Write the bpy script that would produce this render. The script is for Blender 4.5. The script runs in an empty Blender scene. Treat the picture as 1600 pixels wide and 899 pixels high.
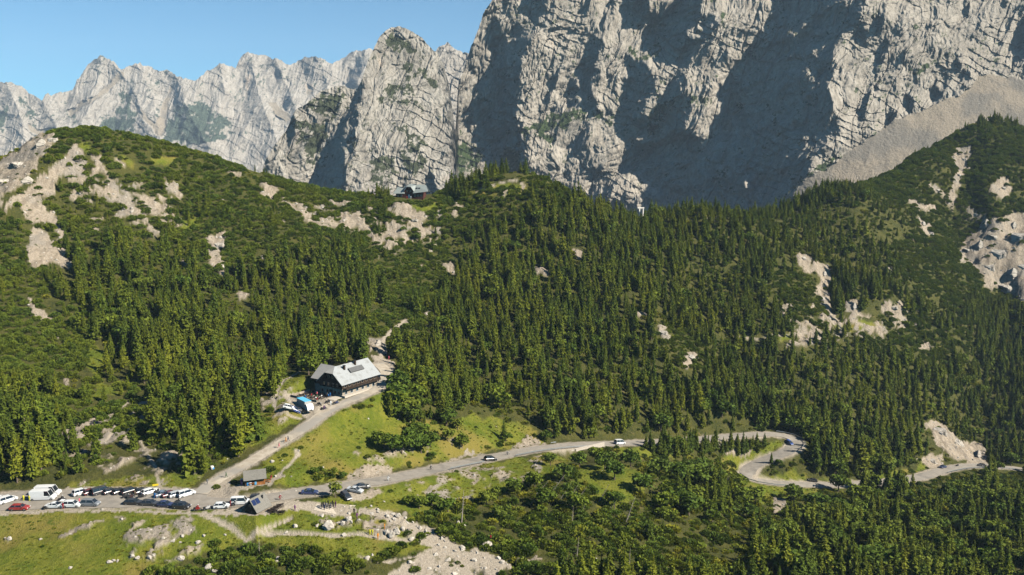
import bpy, bmesh, math, random
import numpy as np
from mathutils import Vector, Matrix
S = bpy.context.scene
COL = S.collection
R = math.radians
rng = np.random.default_rng(7)
random.seed(7)

# ------------------------------------------------------------------ camera
FPX = 1256.0                      # focal length in pixels of the 1600 wide photograph
CAMH = 85.0                       # metres above the pass
PITCH = R(8.0)
cam_d = bpy.data.cameras.new("camera"); cam = bpy.data.objects.new("camera", cam_d); COL.objects.link(cam)
cam_d.sensor_width = 36.0; cam_d.lens = 36.0 * FPX / 1600.0
cam_d.clip_start = 1.0; cam_d.clip_end = 30000.0
cam.location = (0, 0, CAMH); cam.rotation_euler = (math.pi / 2 - PITCH, 0, 0)
S.camera = cam
CA, SA = math.cos(PITCH), math.sin(PITCH)

def pdir(u, v):
    """direction through a point of the photograph, scaled to y = 1 (world forward)"""
    dx = (np.asarray(u, float) - 800.0) / FPX; dy = (449.5 - np.asarray(v, float)) / FPX
    y = CA + dy * SA; z = -SA + dy * CA
    return dx / y, z / y
def proj(x, y, z):
    """world point -> photograph pixel"""
    zz = np.asarray(z, float) - CAMH
    d = y * CA - zz * SA; up = y * SA + zz * CA
    d = np.maximum(d, 1e-3)
    return 800 + FPX * x / d, 449.5 - FPX * up / d

# ------------------------------------------------------------------ noise
_T = np.random.default_rng(3).random((8, 256, 256)) * 2 - 1
def vnoise(x, y, seed=0):
    xi = np.floor(x).astype(np.int64); yi = np.floor(y).astype(np.int64)
    fx = x - xi; fy = y - yi
    fx = fx * fx * fx * (fx * (fx * 6 - 15) + 10); fy = fy * fy * fy * (fy * (fy * 6 - 15) + 10)
    T = _T[seed % 8]; o = seed * 37
    a = T[(xi + o) & 255, (yi + o) & 255]; b = T[(xi + 1 + o) & 255, (yi + o) & 255]
    c = T[(xi + o) & 255, (yi + 1 + o) & 255]; d = T[(xi + 1 + o) & 255, (yi + 1 + o) & 255]
    return (a + (b - a) * fx) * (1 - fy) + (c + (d - c) * fx) * fy
def fbm(x, y, seed=0, oct=4, gain=.5):
    s = 0; a = 1; t = 0
    for i in range(oct):
        s = s + a * vnoise(x * 2 ** i + i * 17.3, y * 2 ** i - i * 9.1, seed + i); t += a; a *= gain
    return s / t
def ridged(x, y, seed=0, oct=4, gain=.5):
    s = 0; a = 1; t = 0
    for i in range(oct):
        s = s + a * (1 - 2 * np.abs(vnoise(x * 2 ** i + i * 13.7, y * 2 ** i + i * 5.3, seed + i))); t += a; a *= gain
    return s / t
def blocks(x, y, seed=0):
    """distance to the nearest of jittered points in a faceted metric: rocky blocks with sharp joints"""
    xi = np.floor(x).astype(np.int64); yi = np.floor(y).astype(np.int64)
    best = np.full(x.shape, 9.0)
    T = _T; o = seed * 29
    for i in (-1, 0, 1):
        for j in (-1, 0, 1):
            cx = (xi + i + o) & 255; cy = (yi + j + o) & 255
            px = xi + i + .5 + .45 * T[0][cx, cy]; py = yi + j + .5 + .45 * T[1][cx, cy]
            dx = x - px; dy = y - py
            a = T[2][cx, cy] * 3.14159
            ca, sa = np.cos(a), np.sin(a)
            e = np.maximum(np.abs(dx * ca + dy * sa), np.abs(-dx * sa + dy * ca) * (1 + .5 * T[3][cx, cy]))
            e = e + .35 * T[4][cx, cy]
            best = np.minimum(best, e)
    return best
def sstep(a, b, x):
    t = np.clip((x - a) / (b - a), 0, 1); return t * t * (3 - 2 * t)

# ------------------------------------------------------------------ masks traced in the photograph, later attached to world points
MU0, MV0, MW, MH = -300, -120, 2200, 1120
def raster(polys, blur=0, val=1.0, base=None):
    m = np.zeros((MH, MW), np.float32) if base is None else base
    for p in polys:
        p = np.asarray(p, float)
        u0 = max(int(p[:, 0].min()) - 1, MU0); u1 = min(int(p[:, 0].max()) + 2, MU0 + MW)
        v0 = max(int(p[:, 1].min()) - 1, MV0); v1 = min(int(p[:, 1].max()) + 2, MV0 + MH)
        if u1 <= u0 or v1 <= v0: continue
        U, V = np.meshgrid(np.arange(u0, u1) + .5, np.arange(v0, v1) + .5)
        inside = np.zeros(U.shape, bool)
        n = len(p)
        for i in range(n):
            x1, y1 = p[i]; x2, y2 = p[(i + 1) % n]
            if y1 == y2: continue
            c = ((y1 > V) != (y2 > V)) & (U < (x2 - x1) * (V - y1) / (y2 - y1) + x1)
            inside ^= c
        sub = m[v0 - MV0:v1 - MV0, u0 - MU0:u1 - MU0]
        sub[inside] = val
    return boxblur(m, blur) if blur else m
def boxblur(m, r):
    for _ in range(2):
        for ax in (0, 1):
            c = np.cumsum(np.pad(m, [(r + 1, r) if a == ax else (0, 0) for a in (0, 1)], mode='edge'), axis=ax)
            n = 2 * r + 1
            m = ((c[n:] - c[:-n]) if ax == 0 else (c[:, n:] - c[:, :-n])) / n
    return m
def sample(m, u, v):
    x = np.clip(np.asarray(u, float) - MU0 - .5, 0, MW - 1.001); y = np.clip(np.asarray(v, float) - MV0 - .5, 0, MH - 1.001)
    xi = x.astype(int); yi = y.astype(int); fx = x - xi; fy = y - yi
    return (m[yi, xi] * (1 - fx) + m[yi, xi + 1] * fx) * (1 - fy) + (m[yi + 1, xi] * (1 - fx) + m[yi + 1, xi + 1] * fx) * fy

# ------------------------------------------------------------------ object helpers
def link(o, parent=None):
    COL.objects.link(o)
    if parent is not None: o.parent = parent
    return o
def tag(o, label=None, cat=None, group=None, kind=None):
    if label: o['label'] = label
    if cat: o['category'] = cat
    if group: o['group'] = group
    if kind: o['kind'] = kind
    return o
def empty(name, loc, rz=0.0):
    o = bpy.data.objects.new(name, None); o.empty_display_size = .3
    o.location = loc; o.rotation_euler = (0, 0, rz)
    return link(o)
def np_mesh(name, V, F, mats=(), smooth=True, attrs=None):
    """V (n,3), F (m,4) or (m,3) arrays"""
    me = bpy.data.meshes.new(name)
    V = np.asarray(V, np.float32); F = np.asarray(F, np.int32)
    k = F.shape[1]
    me.vertices.add(len(V)); me.vertices.foreach_set('co', V.ravel())
    me.loops.add(F.size); me.loops.foreach_set('vertex_index', F.ravel())
    me.polygons.add(len(F)); me.polygons.foreach_set('loop_start', np.arange(0, F.size, k, dtype=np.int32))
    me.polygons.foreach_set('loop_total', np.full(len(F), k, np.int32))
    me.polygons.foreach_set('use_smooth', np.full(len(F), smooth, bool))
    me.update(calc_edges=True)
    for m in mats: me.materials.append(m)
    for a, arr in (attrs or {}).items():
        at = me.attributes.new(a, 'FLOAT', 'POINT'); at.data.foreach_set('value', np.asarray(arr, np.float32).ravel())
    return me
def grid_faces(nr, nc):
    i = np.arange(nr * nc).reshape(nr, nc)
    return np.stack([i[:-1, :-1], i[:-1, 1:], i[1:, 1:], i[1:, :-1]], -1).reshape(-1, 4)
class MB:
    """collects shapes into one mesh"""
    def __init__(s): s.bm = bmesh.new()
    def quad(s, *p, mi=0):
        f = s.bm.faces.new([s.bm.verts.new(q) for q in p]); f.material_index = mi; return f
    def box(s, c, d, rz=0, mi=0, taper=1.0, rx=0, ry=0):
        x, y, z = d[0] / 2, d[1] / 2, d[2] / 2
        M = Matrix.Translation(c) @ Matrix.Rotation(rz, 4, 'Z') @ Matrix.Rotation(ry, 4, 'Y') @ Matrix.Rotation(rx, 4, 'X')
        vs = [s.bm.verts.new(M @ Vector(q)) for q in ((-x, -y, -z), (x, -y, -z), (x, y, -z), (-x, y, -z), (-x * taper, -y * taper, z), (x * taper, -y * taper, z), (x * taper, y * taper, z), (-x * taper, y * taper, z))]
        for q in ((3, 2, 1, 0), (4, 5, 6, 7), (0, 1, 5, 4), (1, 2, 6, 5), (2, 3, 7, 6), (3, 0, 4, 7)):
            f = s.bm.faces.new([vs[i] for i in q]); f.material_index = mi
        return s
    def tube(s, pts, rad, n=8, mi=0, cap=True):
        pts = [Vector(p) for p in pts]
        if not hasattr(rad, '__len__'): rad = [rad] * len(pts)
        rings = []
        for i, p in enumerate(pts):
            d = (pts[min(i + 1, len(pts) - 1)] - pts[max(i - 1, 0)]).normalized()
            a = d.orthogonal().normalized(); b = d.cross(a)
            rings.append([s.bm.verts.new(p + (a * math.cos(k * 2 * math.pi / n) + b * math.sin(k * 2 * math.pi / n)) * rad[i]) for k in range(n)])
        for r0, r1 in zip(rings, rings[1:]):
            for k in range(n):
                f = s.bm.faces.new((r0[k], r0[(k + 1) % n], r1[(k + 1) % n], r1[k])); f.material_index = mi; f.smooth = True
        if cap:
            for r in (rings[0][::-1], rings[-1]):
                f = s.bm.faces.new(r); f.material_index = mi
        return s
    def loft(s, rings, mi=0, cap=True, smooth=False, closed=True):
        rs = [[s.bm.verts.new(p) for p in r] for r in rings]
        n = len(rs[0])
        for a, b in zip(rs, rs[1:]):
            for k in range(n if closed else n - 1):
                f = s.bm.faces.new((a[k], a[(k + 1) % n], b[(k + 1) % n], b[k])); f.material_index = mi; f.smooth = smooth
        if cap:
            for r in (rs[0][::-1], rs[-1]):
                f = s.bm.faces.new(r); f.material_index = mi
        return s
    def mesh(s, name, mats):
        bmesh.ops.recalc_face_normals(s.bm, faces=s.bm.faces)
        me = bpy.data.meshes.new(name); s.bm.to_mesh(me); s.bm.free()
        for m in (mats if isinstance(mats, (list, tuple)) else [mats]): me.materials.append(m)
        return me
    def build(s, name, mats, parent=None, loc=None, rz=None):
        o = bpy.data.objects.new(name, s.mesh(name, mats)); link(o, parent)
        if loc is not None: o.location = loc
        if rz is not None: o.rotation_euler = (0, 0, rz)
        return o
def copy_tree(o, parent=None):
    c = o.copy(); COL.objects.link(c)
    if parent is not None: c.parent = parent
    for ch in [x for x in o.children]: copy_tree(ch, c)
    return c

# ------------------------------------------------------------------ materials
class NT:
    def __init__(s, name):
        s.m = bpy.data.materials.new(name); s.m.use_nodes = True
        s.t = s.m.node_tree; s.t.nodes.clear()
        s.out = s.t.nodes.new('ShaderNodeOutputMaterial')
        s.b = s.t.nodes.new('ShaderNodeBsdfPrincipled'); s.t.links.new(s.b.outputs[0], s.out.inputs[0])
    def n(s, typ, **kw):
        nd = s.t.nodes.new('ShaderNode' + typ)
        for k, v in kw.items(): setattr(nd, k, v)
        return nd
    def l(s, a, b): s.t.links.new(a, b)
    def set(s, sock, val):
        if isinstance(val, bpy.types.NodeSocket): s.l(val, sock)
        else:
            sock.default_value = val if not (isinstance(val, tuple) and len(val) == 3) else (*val, 1)
    def mix(s, fac, a, b, mode='MIX'):
        nd = s.n('Mix', data_type='RGBA', blend_type=mode)
        s.set(nd.inputs[0], fac); s.set(nd.inputs[6], a); s.set(nd.inputs[7], b)
        return nd.outputs[2]
    def math(s, op, a, b=0.0, clamp=False):
        nd = s.n('Math', operation=op, use_clamp=clamp); s.set(nd.inputs[0], a); s.set(nd.inputs[1], b); return nd.outputs[0]
    def noise(s, vec, scale, detail=4, rough=.55, dist=0.0):
        nd = s.n('TexNoise'); nd.inputs['Scale'].default_value = scale; nd.inputs['Detail'].default_value = detail
        nd.inputs['Roughness'].default_value = rough; nd.inputs['Distortion'].default_value = dist
        if vec is not None: s.l(vec, nd.inputs['Vector'])
        return nd.outputs[0]
    def ramp(s, fac, lo, hi, interp='LINEAR'):
        nd = s.n('MapRange', interpolation_type='SMOOTHSTEP'); s.set(nd.inputs[0], fac); nd.inputs[1].default_value = lo; nd.inputs[2].default_value = hi
        return nd.outputs[0]
    def attr(s, name):
        return s.n('Attribute', attribute_name=name).outputs['Fac']
    def pos(s): return s.n('NewGeometry').outputs['Position']
    def obj(s): return s.n('TexCoord').outputs['Object']
    def mapping(s, vec, scale=(1, 1, 1), rot=(0, 0, 0)):
        nd = s.n('Mapping'); s.l(vec, nd.inputs[0]); nd.inputs['Scale'].default_value = scale; nd.inputs['Rotation'].default_value = rot
        return nd.outputs[0]
    def bump(s, h, strength=.5, dist=1.0):
        nd = s.n('Bump'); s.l(h, nd.inputs['Height']); nd.inputs['Strength'].default_value = strength; nd.inputs['Distance'].default_value = dist
        s.l(nd.outputs[0], s.b.inputs['Normal'])
    def done(s, color, rough=.9, spec=.2, metal=0.0):
        s.set(s.b.inputs['Base Color'], color); s.set(s.b.inputs['Roughness'], rough)
        s.b.inputs['Specular IOR Level'].default_value = spec; s.b.inputs['Metallic'].default_value = metal
        return s.m
_flat = {}
def paint(name, col, rough=.6, spec=.3, metal=0.0, var=.12, scale=3.0):
    """a coloured surface with slight uneven wear"""
    if name in _flat: return _flat[name]
    t = NT(name); n = t.noise(t.obj(), scale, 3)
    c = t.mix(t.ramp(n, .3, .7), tuple(x * (1 - var) for x in col), tuple(min(1, x * (1 + var)) for x in col))
    _flat[name] = t.done(c, rough, spec, metal); return _flat[name]
# ================================================================== light, sky, air
SUN_EL, SUN_AZ = R(37), R(20)          # the sun stands to the right, a little behind the camera
SUN_DIR = Vector((math.cos(SUN_AZ) * math.cos(SUN_EL), -math.sin(SUN_AZ) * math.cos(SUN_EL), math.sin(SUN_EL)))
sd = bpy.data.lights.new("sun", 'SUN'); sd.energy = 5.0; sd.angle = R(.53); sd.color = (1, .93, .82)
sun = link(bpy.data.objects.new("sun", sd)); sun.rotation_euler = SUN_DIR.to_track_quat('Z', 'Y').to_euler(); sun.location = (400, -200, 500)
W = bpy.data.worlds.new("World"); S.world = W; W.use_nodes = True
wn = W.node_tree; wn.nodes.clear()
sky = wn.nodes.new('ShaderNodeTexSky'); sky.sky_type = 'NISHITA'; sky.sun_disc = False
sky.sun_elevation = SUN_EL; sky.sun_rotation = math.atan2(SUN_DIR.x, SUN_DIR.y); sky.altitude = 1600; sky.air_density = 1.0; sky.dust_density = .3; sky.ozone_density = 1.0
bg = wn.nodes.new('ShaderNodeBackground'); bg.inputs[1].default_value = .05
wo = wn.nodes.new('ShaderNodeOutputWorld')
tn = wn.nodes.new('ShaderNodeMix'); tn.data_type = 'RGBA'; tn.blend_type = 'MULTIPLY'; tn.inputs[0].default_value = 1; tn.inputs[7].default_value = (.37, .86, 1.06, 1)
wn.links.new(sky.outputs[0], tn.inputs[6]); wn.links.new(tn.outputs[2], bg.inputs[0]); wn.links.new(bg.outputs[0], wo.inputs[0])
S.view_settings.view_transform = 'Standard'; S.view_settings.look = 'None'; S.view_settings.exposure = 1.22; S.view_settings.gamma = 1.0
S.view_settings.use_curve_mapping = False
S.cycles.use_denoising = True; S.cycles.denoising_prefilter = 'ACCURATE'; S.cycles.denoising_input_passes = 'RGB_ALBEDO_NORMAL'; S.cycles.max_bounces = 5; S.cycles.diffuse_bounces = 0; S.cycles.glossy_bounces = 2; S.cycles.transmission_bounces = 2; S.cycles.transparent_max_bounces = 4; S.cycles.volume_bounces = 0

# ================================================================== the pass: terrain control points (u, v in the photograph, distance forward or height)
CT = [ # u, v, forward distance
 (900,690,None,-17),(900,600,338,None),(900,500,395,None),(900,400,450,None),(900,345,485,None),(900,322,500,None),
 (1100,600,375,None),(1100,500,430,None),(1100,400,485,None),(1100,345,515,None),(1100,330,525,None),
 (1300,650,385,None),(1300,560,432,None),(1300,480,478,None),(1300,400,530,None),(1300,330,580,None),(1300,292,612,None),
 (1400,270,660,None),(1440,226,690,None),
 (1500,650,432,None),(1500,560,485,None),(1500,450,555,None),(1500,350,630,None),(1500,250,700,None),(1500,200,735,None),
 (1600,640,455,None),(1600,550,510,None),(1600,450,580,None),(1600,300,680,None),(1600,198,755,None),
 (1800,640,480,None),(1800,450,600,None),(1800,300,700,None),(1800,180,780,None),
 (700,660,278,None),(700,600,312,None),(700,500,378,None),(700,400,440,None),(700,330,475,None),(700,302,492,None),
 (800,650,300,None),(800,600,325,None),(800,500,385,None),(800,400,445,None),(800,320,480,None),(800,278,497,None),(750,285,495,None),(860,288,500,None),
 (530,570,302,None),(530,500,345,None),(530,400,412,None),(530,330,460,None),(530,304,478,None),(600,308,480,None),(640,306,478,None),(450,292,472,None),(450,400,400,None),(450,500,345,None),
 (300,700,232,None),(300,600,280,None),(300,500,332,None),(300,400,385,None),(300,300,432,None),(300,246,452,None),(370,265,462,None),
 (110,700,230,None),(110,600,272,None),(110,500,318,None),(110,400,358,None),(110,300,396,None),(110,200,425,None),(90,203,423,None),(200,219,437,None),
 (0,700,226,None),(0,600,266,None),(0,500,308,None),(0,400,345,None),(0,330,372,None),(0,252,430,None),(45,222,428,None),
 (-250,700,222,None),(-250,550,275,None),(-250,400,335,None),(-250,240,420,None),
 (430,600,275,None),(600,640,268,None),(560,680,250,None),(620,700,247,None),
 (0,899,None,-5),(150,870,None,-3.5),(300,860,None,-4),(450,860,None,-6),(600,870,None,-8),(750,880,None,-11),(550,810,None,-2.5),(680,790,None,-8),
 (-200,899,None,-5),(-200,790,None,0),
 (900,899,188,None),(900,800,222,None),(1050,899,200,None),(1050,800,240,None),(1200,899,212,None),(1200,810,268,None),(1400,899,225,None),(1400,800,290,None),(1600,899,232,None),(1600,790,305,None),(1850,899,240,None),(1850,780,320,None),
 (1000,740,262,None),(850,740,248,None),
]
RIDGE = [(-250,240,420),(0,252,430),(45,222,428),(110,200,425),(200,219,437),(300,246,452),(370,265,462),(450,292,472),(530,304,478),(640,306,478),(700,302,492),(750,285,495),(800,278,497),(860,288,500),(900,322,500),(1000,333,515),(1100,330,525),(1200,320,560),(1300,292,612),(1400,270,660),(1440,226,690),(1500,200,735),(1600,198,755),(1800,180,780)]
ROADS = {}
# carriageways: (u, v, height) and width
ROADS['car_park'] = ([(-160,795,0),(-60,789,0),(0,784,0),(60,781,0),(120,779,0),(180,778,0),(240,778,0),(290,779,0),(318,780,0)], 12.5)
ROADS['pass_road'] = ([(310,783,0),(345,786,0),(385,784,-.1),(430,777,-.2),(470,770,-.7),(500,766,-1.1),(530,761,-1.6),(565,755.5,-2.4),(600,750,-3.4),(640,742,-4.8),(690,731,-6.8),(740,721,-9.4),(790,711,-12),(840,702,-14.6),(890,696.5,-17),(940,694,-19.2),(990,692,-21.8),(1040,690.5,-24.4),(1090,687,-27),(1140,682,-29.4),(1180,679,-31),(1212,679,-32.4),(1236,684,-33.6),(1245,692,-34.4),(1238,701,-35.2),(1222,709,-36.2),(1198,718,-37.6),(1177,728,-39),(1168,738,-40),(1175,747,-41.2),(1196,753,-42.4),(1230,756,-44),(1270,757.5,-45.8),(1310,757.5,-47.4),(1350,756,-49),(1400,752,-51),(1440,745,-53),(1475,735,-55.4),(1505,729.5,-57.6),(1540,728,-60),(1575,731,-63),(1610,735,-66),(1660,740,-70),(1740,745,-76)], 6.4)
ROADS['lodge_road'] = ([(312,772,.1),(330,757,.6),(355,742,1.4),(385,725,2.6),(420,704,4.2),(455,682,6),(485,662,7.6),(510,644,8.8),(535,631,9.8),(565,619,10.6),(590,607,11.2),(603,593,11.8),(603,580,12.4),(590,568,13)], 4.6)
pts = []
for u, v, t, z in CT:
    ax, az = pdir(u, v)
    if t is None: t = (z - CAMH) / az
    pts.append((ax * t, t, CAMH + az * t))
RW = {}
for k, (pl, w) in ROADS.items():
    q = []
    for u, v, z in pl:
        ax, az = pdir(u, v); t = (z - CAMH) / az; q.append((float(ax * t), float(t), float(z)))
    RW[k] = (q, w)
    pts += q[::2]
for u, v, t in RIDGE:
    ax, az = pdir(u, v); z = CAMH + az * t
    for dt, dz in ((45, -9), (130, -70), (330, -190)): pts.append((ax * (t + dt), t + dt, z + dz))
    pts.append((ax * (t + 900), t + 900, -240.0))
for a in np.radians(np.arange(-60, 61, 20)): pts += [(70 * math.sin(a), 70 * math.cos(a), -22.0), (20 * math.sin(a), 20 * math.cos(a), -30.0)]
pts = np.array(pts)
def _phi(d2): return np.sqrt(d2 + 15.0 ** 2)
_n = len(pts)
_A = np.zeros((_n + 3, _n + 3)); _d2 = ((pts[:, None, :2] - pts[None, :, :2]) ** 2).sum(-1)
_A[:_n, :_n] = _phi(_d2) - np.eye(_n) * 1.5; _A[:_n, _n] = 1; _A[:_n, _n + 1:] = pts[:, :2]; _A[_n, :_n] = 1; _A[_n + 1:, :_n] = pts[:, :2].T
_w = np.linalg.solve(_A, np.concatenate([pts[:, 2], [0, 0, 0]]))
def zbase(x, y):
    x = np.asarray(x, float); sh = x.shape; x = x.ravel(); y = np.asarray(y, float).ravel(); out = np.empty(len(x))
    for i in range(0, len(x), 60000):
        xx, yy = x[i:i + 60000], y[i:i + 60000]
        d2 = (xx[:, None] - pts[None, :, 0]) ** 2 + (yy[:, None] - pts[None, :, 1]) ** 2
        out[i:i + 60000] = _phi(d2) @ _w[:_n] + _w[_n] + _w[_n + 1] * xx + _w[_n + 2] * yy
    return out.reshape(sh)
# polar grid: fine where the ground is near
NA, NR = 1100, 560
TA = np.linspace(-.92, .92, NA)                       # x / y
YR = np.concatenate([np.linspace(18, 120, 24)[:-1], np.exp(np.linspace(math.log(120), math.log(950), NR - 60)), np.linspace(955, 1700, 37)])
NR = len(YR)
TY, TT = np.meshgrid(YR, TA, indexing='ij')
GX = TT * TY; GY = TY
CI = 6                                                 # the smooth base is solved on a coarser grid
ci = np.unique(np.append(np.arange(0, NR, 3), NR - 1)); cj = np.unique(np.append(np.arange(0, NA, CI), NA - 1))
zc = zbase(GX[np.ix_(ci, cj)], GY[np.ix_(ci, cj)])
def lerp_axis(a, src, dst, ax):
    idx = np.clip(np.searchsorted(src, dst, side='right') - 1, 0, len(src) - 2); f = (dst - src[idx]) / (src[idx + 1] - src[idx])
    a = np.moveaxis(a, ax, 0); r = a[idx] * (1 - f)[:, None] + a[idx + 1] * f[:, None]
    return np.moveaxis(r, 0, ax)
GZ = lerp_axis(lerp_axis(zc, YR[ci], YR, 0), TA[cj], TA, 1)
GU, GV = proj(GX, GY, GZ)
def grid_at(A, x, y):
    x = np.asarray(x, float); y = np.asarray(y, float)
    fi = np.interp(y, YR, np.arange(NR)); fj = (np.clip(x / np.maximum(y, 1), TA[0], TA[-1]) - TA[0]) / (TA[1] - TA[0])
    i = np.clip(fi.astype(int), 0, NR - 2); j = np.clip(fj.astype(int), 0, NA - 2); a = fi - i; b = fj - j
    return (A[i, j] * (1 - b) + A[i, j + 1] * b) * (1 - a) + (A[i + 1, j] * (1 - b) + A[i + 1, j + 1] * b) * a
_ts = np.exp(np.linspace(math.log(100), math.log(900), 900))
def at(u, v, hint=None):
    """first point of the ground seen at a place of the photograph (or the one at about the hinted height)"""
    ax, az = pdir(u, v)
    h = CAMH + az * _ts - grid_at(GZ, ax * _ts, _ts)
    k = np.nonzero((h[:-1] > 0) & (h[1:] <= 0))[0]
    if len(k) == 0: k = [int(np.argmin(np.abs(h)))]
    k = int(k[0]); k1 = min(k + 1, len(_ts) - 1)
    f = h[k] / (h[k] - h[k1]) if h[k] != h[k1] else 0
    t = _ts[k] + (_ts[k1] - _ts[k]) * min(max(f, 0), 1)
    x, y = float(ax * t), float(t)
    return Vector((x, y, float(grid_at(GZ, x, y))))
# ---- gullies and spurs of the right hand mountain and the left ridge
def carve(pl, depth, width):
    global GZ
    P = [at(u, v) for u, v in pl]
    d = np.full(GX.shape, 1e9)
    for a, b in zip(P, P[1:]):
        ab = (b - a).xy; L = max(ab.length_squared, 1e-6)
        t = np.clip(((GX - a.x) * ab.x + (GY - a.y) * ab.y) / L, 0, 1)
        d = np.minimum(d, np.hypot(GX - a.x - t * ab.x, GY - a.y - t * ab.y))
    GZ = GZ - depth * np.exp(-(d / width) ** 2)
carve([(1512,222),(1500,290),(1492,335),(1500,362)], 9, 16); carve([(1500,330),(1530,400),(1555,445),(1575,500)], 14, 17)
carve([(1595,340),(1565,395),(1572,450)], 9, 9); carve([(1530,345),(1520,300)], 6, 9); carve([(1512,395),(1535,430),(1545,450)], -5, 9); carve([(1555,520),(1540,600),(1530,690)], 10, 16)
carve([(1330,235),(1340,330),(1380,420)][1:], -6, 20); carve([(1600,250),(1560,270),(1535,300)], -9, 12); carve([(1600,385),(1575,400),(1560,425)], -8, 10)
carve([(75,262),(45,300),(10,330)], -6, 9); carve([(60,290),(85,350),(100,400)], 2, 10); carve([(1300,440),(1290,475),(1310,497)], 4, 9); carve([(1340,465),(1390,475)], -4, 8)
carve([(720,560),(800,640),(840,690)], 3, 14); carve([(1000,480),(1040,560),(1090,640)], -5, 20); carve([(1120,470),(1180,560),(1230,640)], 4, 14)
# ---- roads: smooth centre lines, the ground is cut and filled to meet them
def dense(q, step=1.2):
    q = [Vector(p) for p in q]; out = []
    for i in range(len(q) - 1):
        p0 = q[max(i - 1, 0)]; p1 = q[i]; p2 = q[i + 1]; p3 = q[min(i + 2, len(q) - 1)]
        n = max(2, int((p2 - p1).length / step))
        for k in range(n):
            t = k / n
            out.append(.5 * ((2 * p1) + (p2 - p0) * t + (2 * p0 - 5 * p1 + 4 * p2 - p3) * t * t + (3 * p1 - p0 - 3 * p2 + p3) * t ** 3))
    out.append(q[-1]); return out
RD = {k: (dense(q), w) for k, (q, w) in RW.items()}
ROADD = np.full(GX.shape, 99.0)                        # distance from the edge of the nearest carriageway
_rw = np.zeros(GX.shape); _rz = np.zeros(GX.shape); _nr = GX.ravel()
for k, (P, w) in RD.items():
    A = np.array(P)[::2]
    sel = np.nonzero((GX > A[:, 0].min() - 25) & (GX < A[:, 0].max() + 25) & (GY > A[:, 1].min() - 25) & (GY < A[:, 1].max() + 25))
    xx, yy = GX[sel], GY[sel]
    for i in range(0, len(xx), 20000):
        s = slice(i, i + 20000)
        d = np.hypot(xx[s, None] - A[None, :, 0], yy[s, None] - A[None, :, 1])
        dd = d.min(1) - w / 2; wt = 1 / (np.maximum(d - w / 2, 0) + .6) ** 3
        a, b = sel[0][s], sel[1][s]
        _rz[a, b] += wt @ A[:, 2]; _rw[a, b] += wt.sum(1)
        ROADD[a, b] = np.minimum(ROADD[a, b], dd)
_rz = _rz / np.maximum(_rw, 1e-9)
flat = 1 - sstep(1.0, 8.0, ROADD)
GZ = GZ * (1 - flat) + (_rz - .06) * flat
def pad(u, v, off, rot, rx, ry, dz=0.0):
    """level building ground"""
    global GZ
    p = at(u, v); ca, sa = math.cos(rot), math.sin(rot)
    lx = (GX - p.x) * ca + (GY - p.y) * sa - off[0]; ly = -(GX - p.x) * sa + (GY - p.y) * ca - off[1]
    d = np.maximum(np.abs(lx) - rx, np.abs(ly) - ry); k = (1 - sstep(0, 5.0, d)) * sstep(-.5, 1.5, ROADD)
    GZ = GZ * (1 - k) + (p.z + dz) * k
pad(535, 621, (4.5, 7.5), R(57), 15.5, 8.0, -.15); pad(401.5, 797.5, (0, 0), R(-25), 2.6, 3.4); pad(398.5, 755, (0, 0), R(20), 4, 3)
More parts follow.
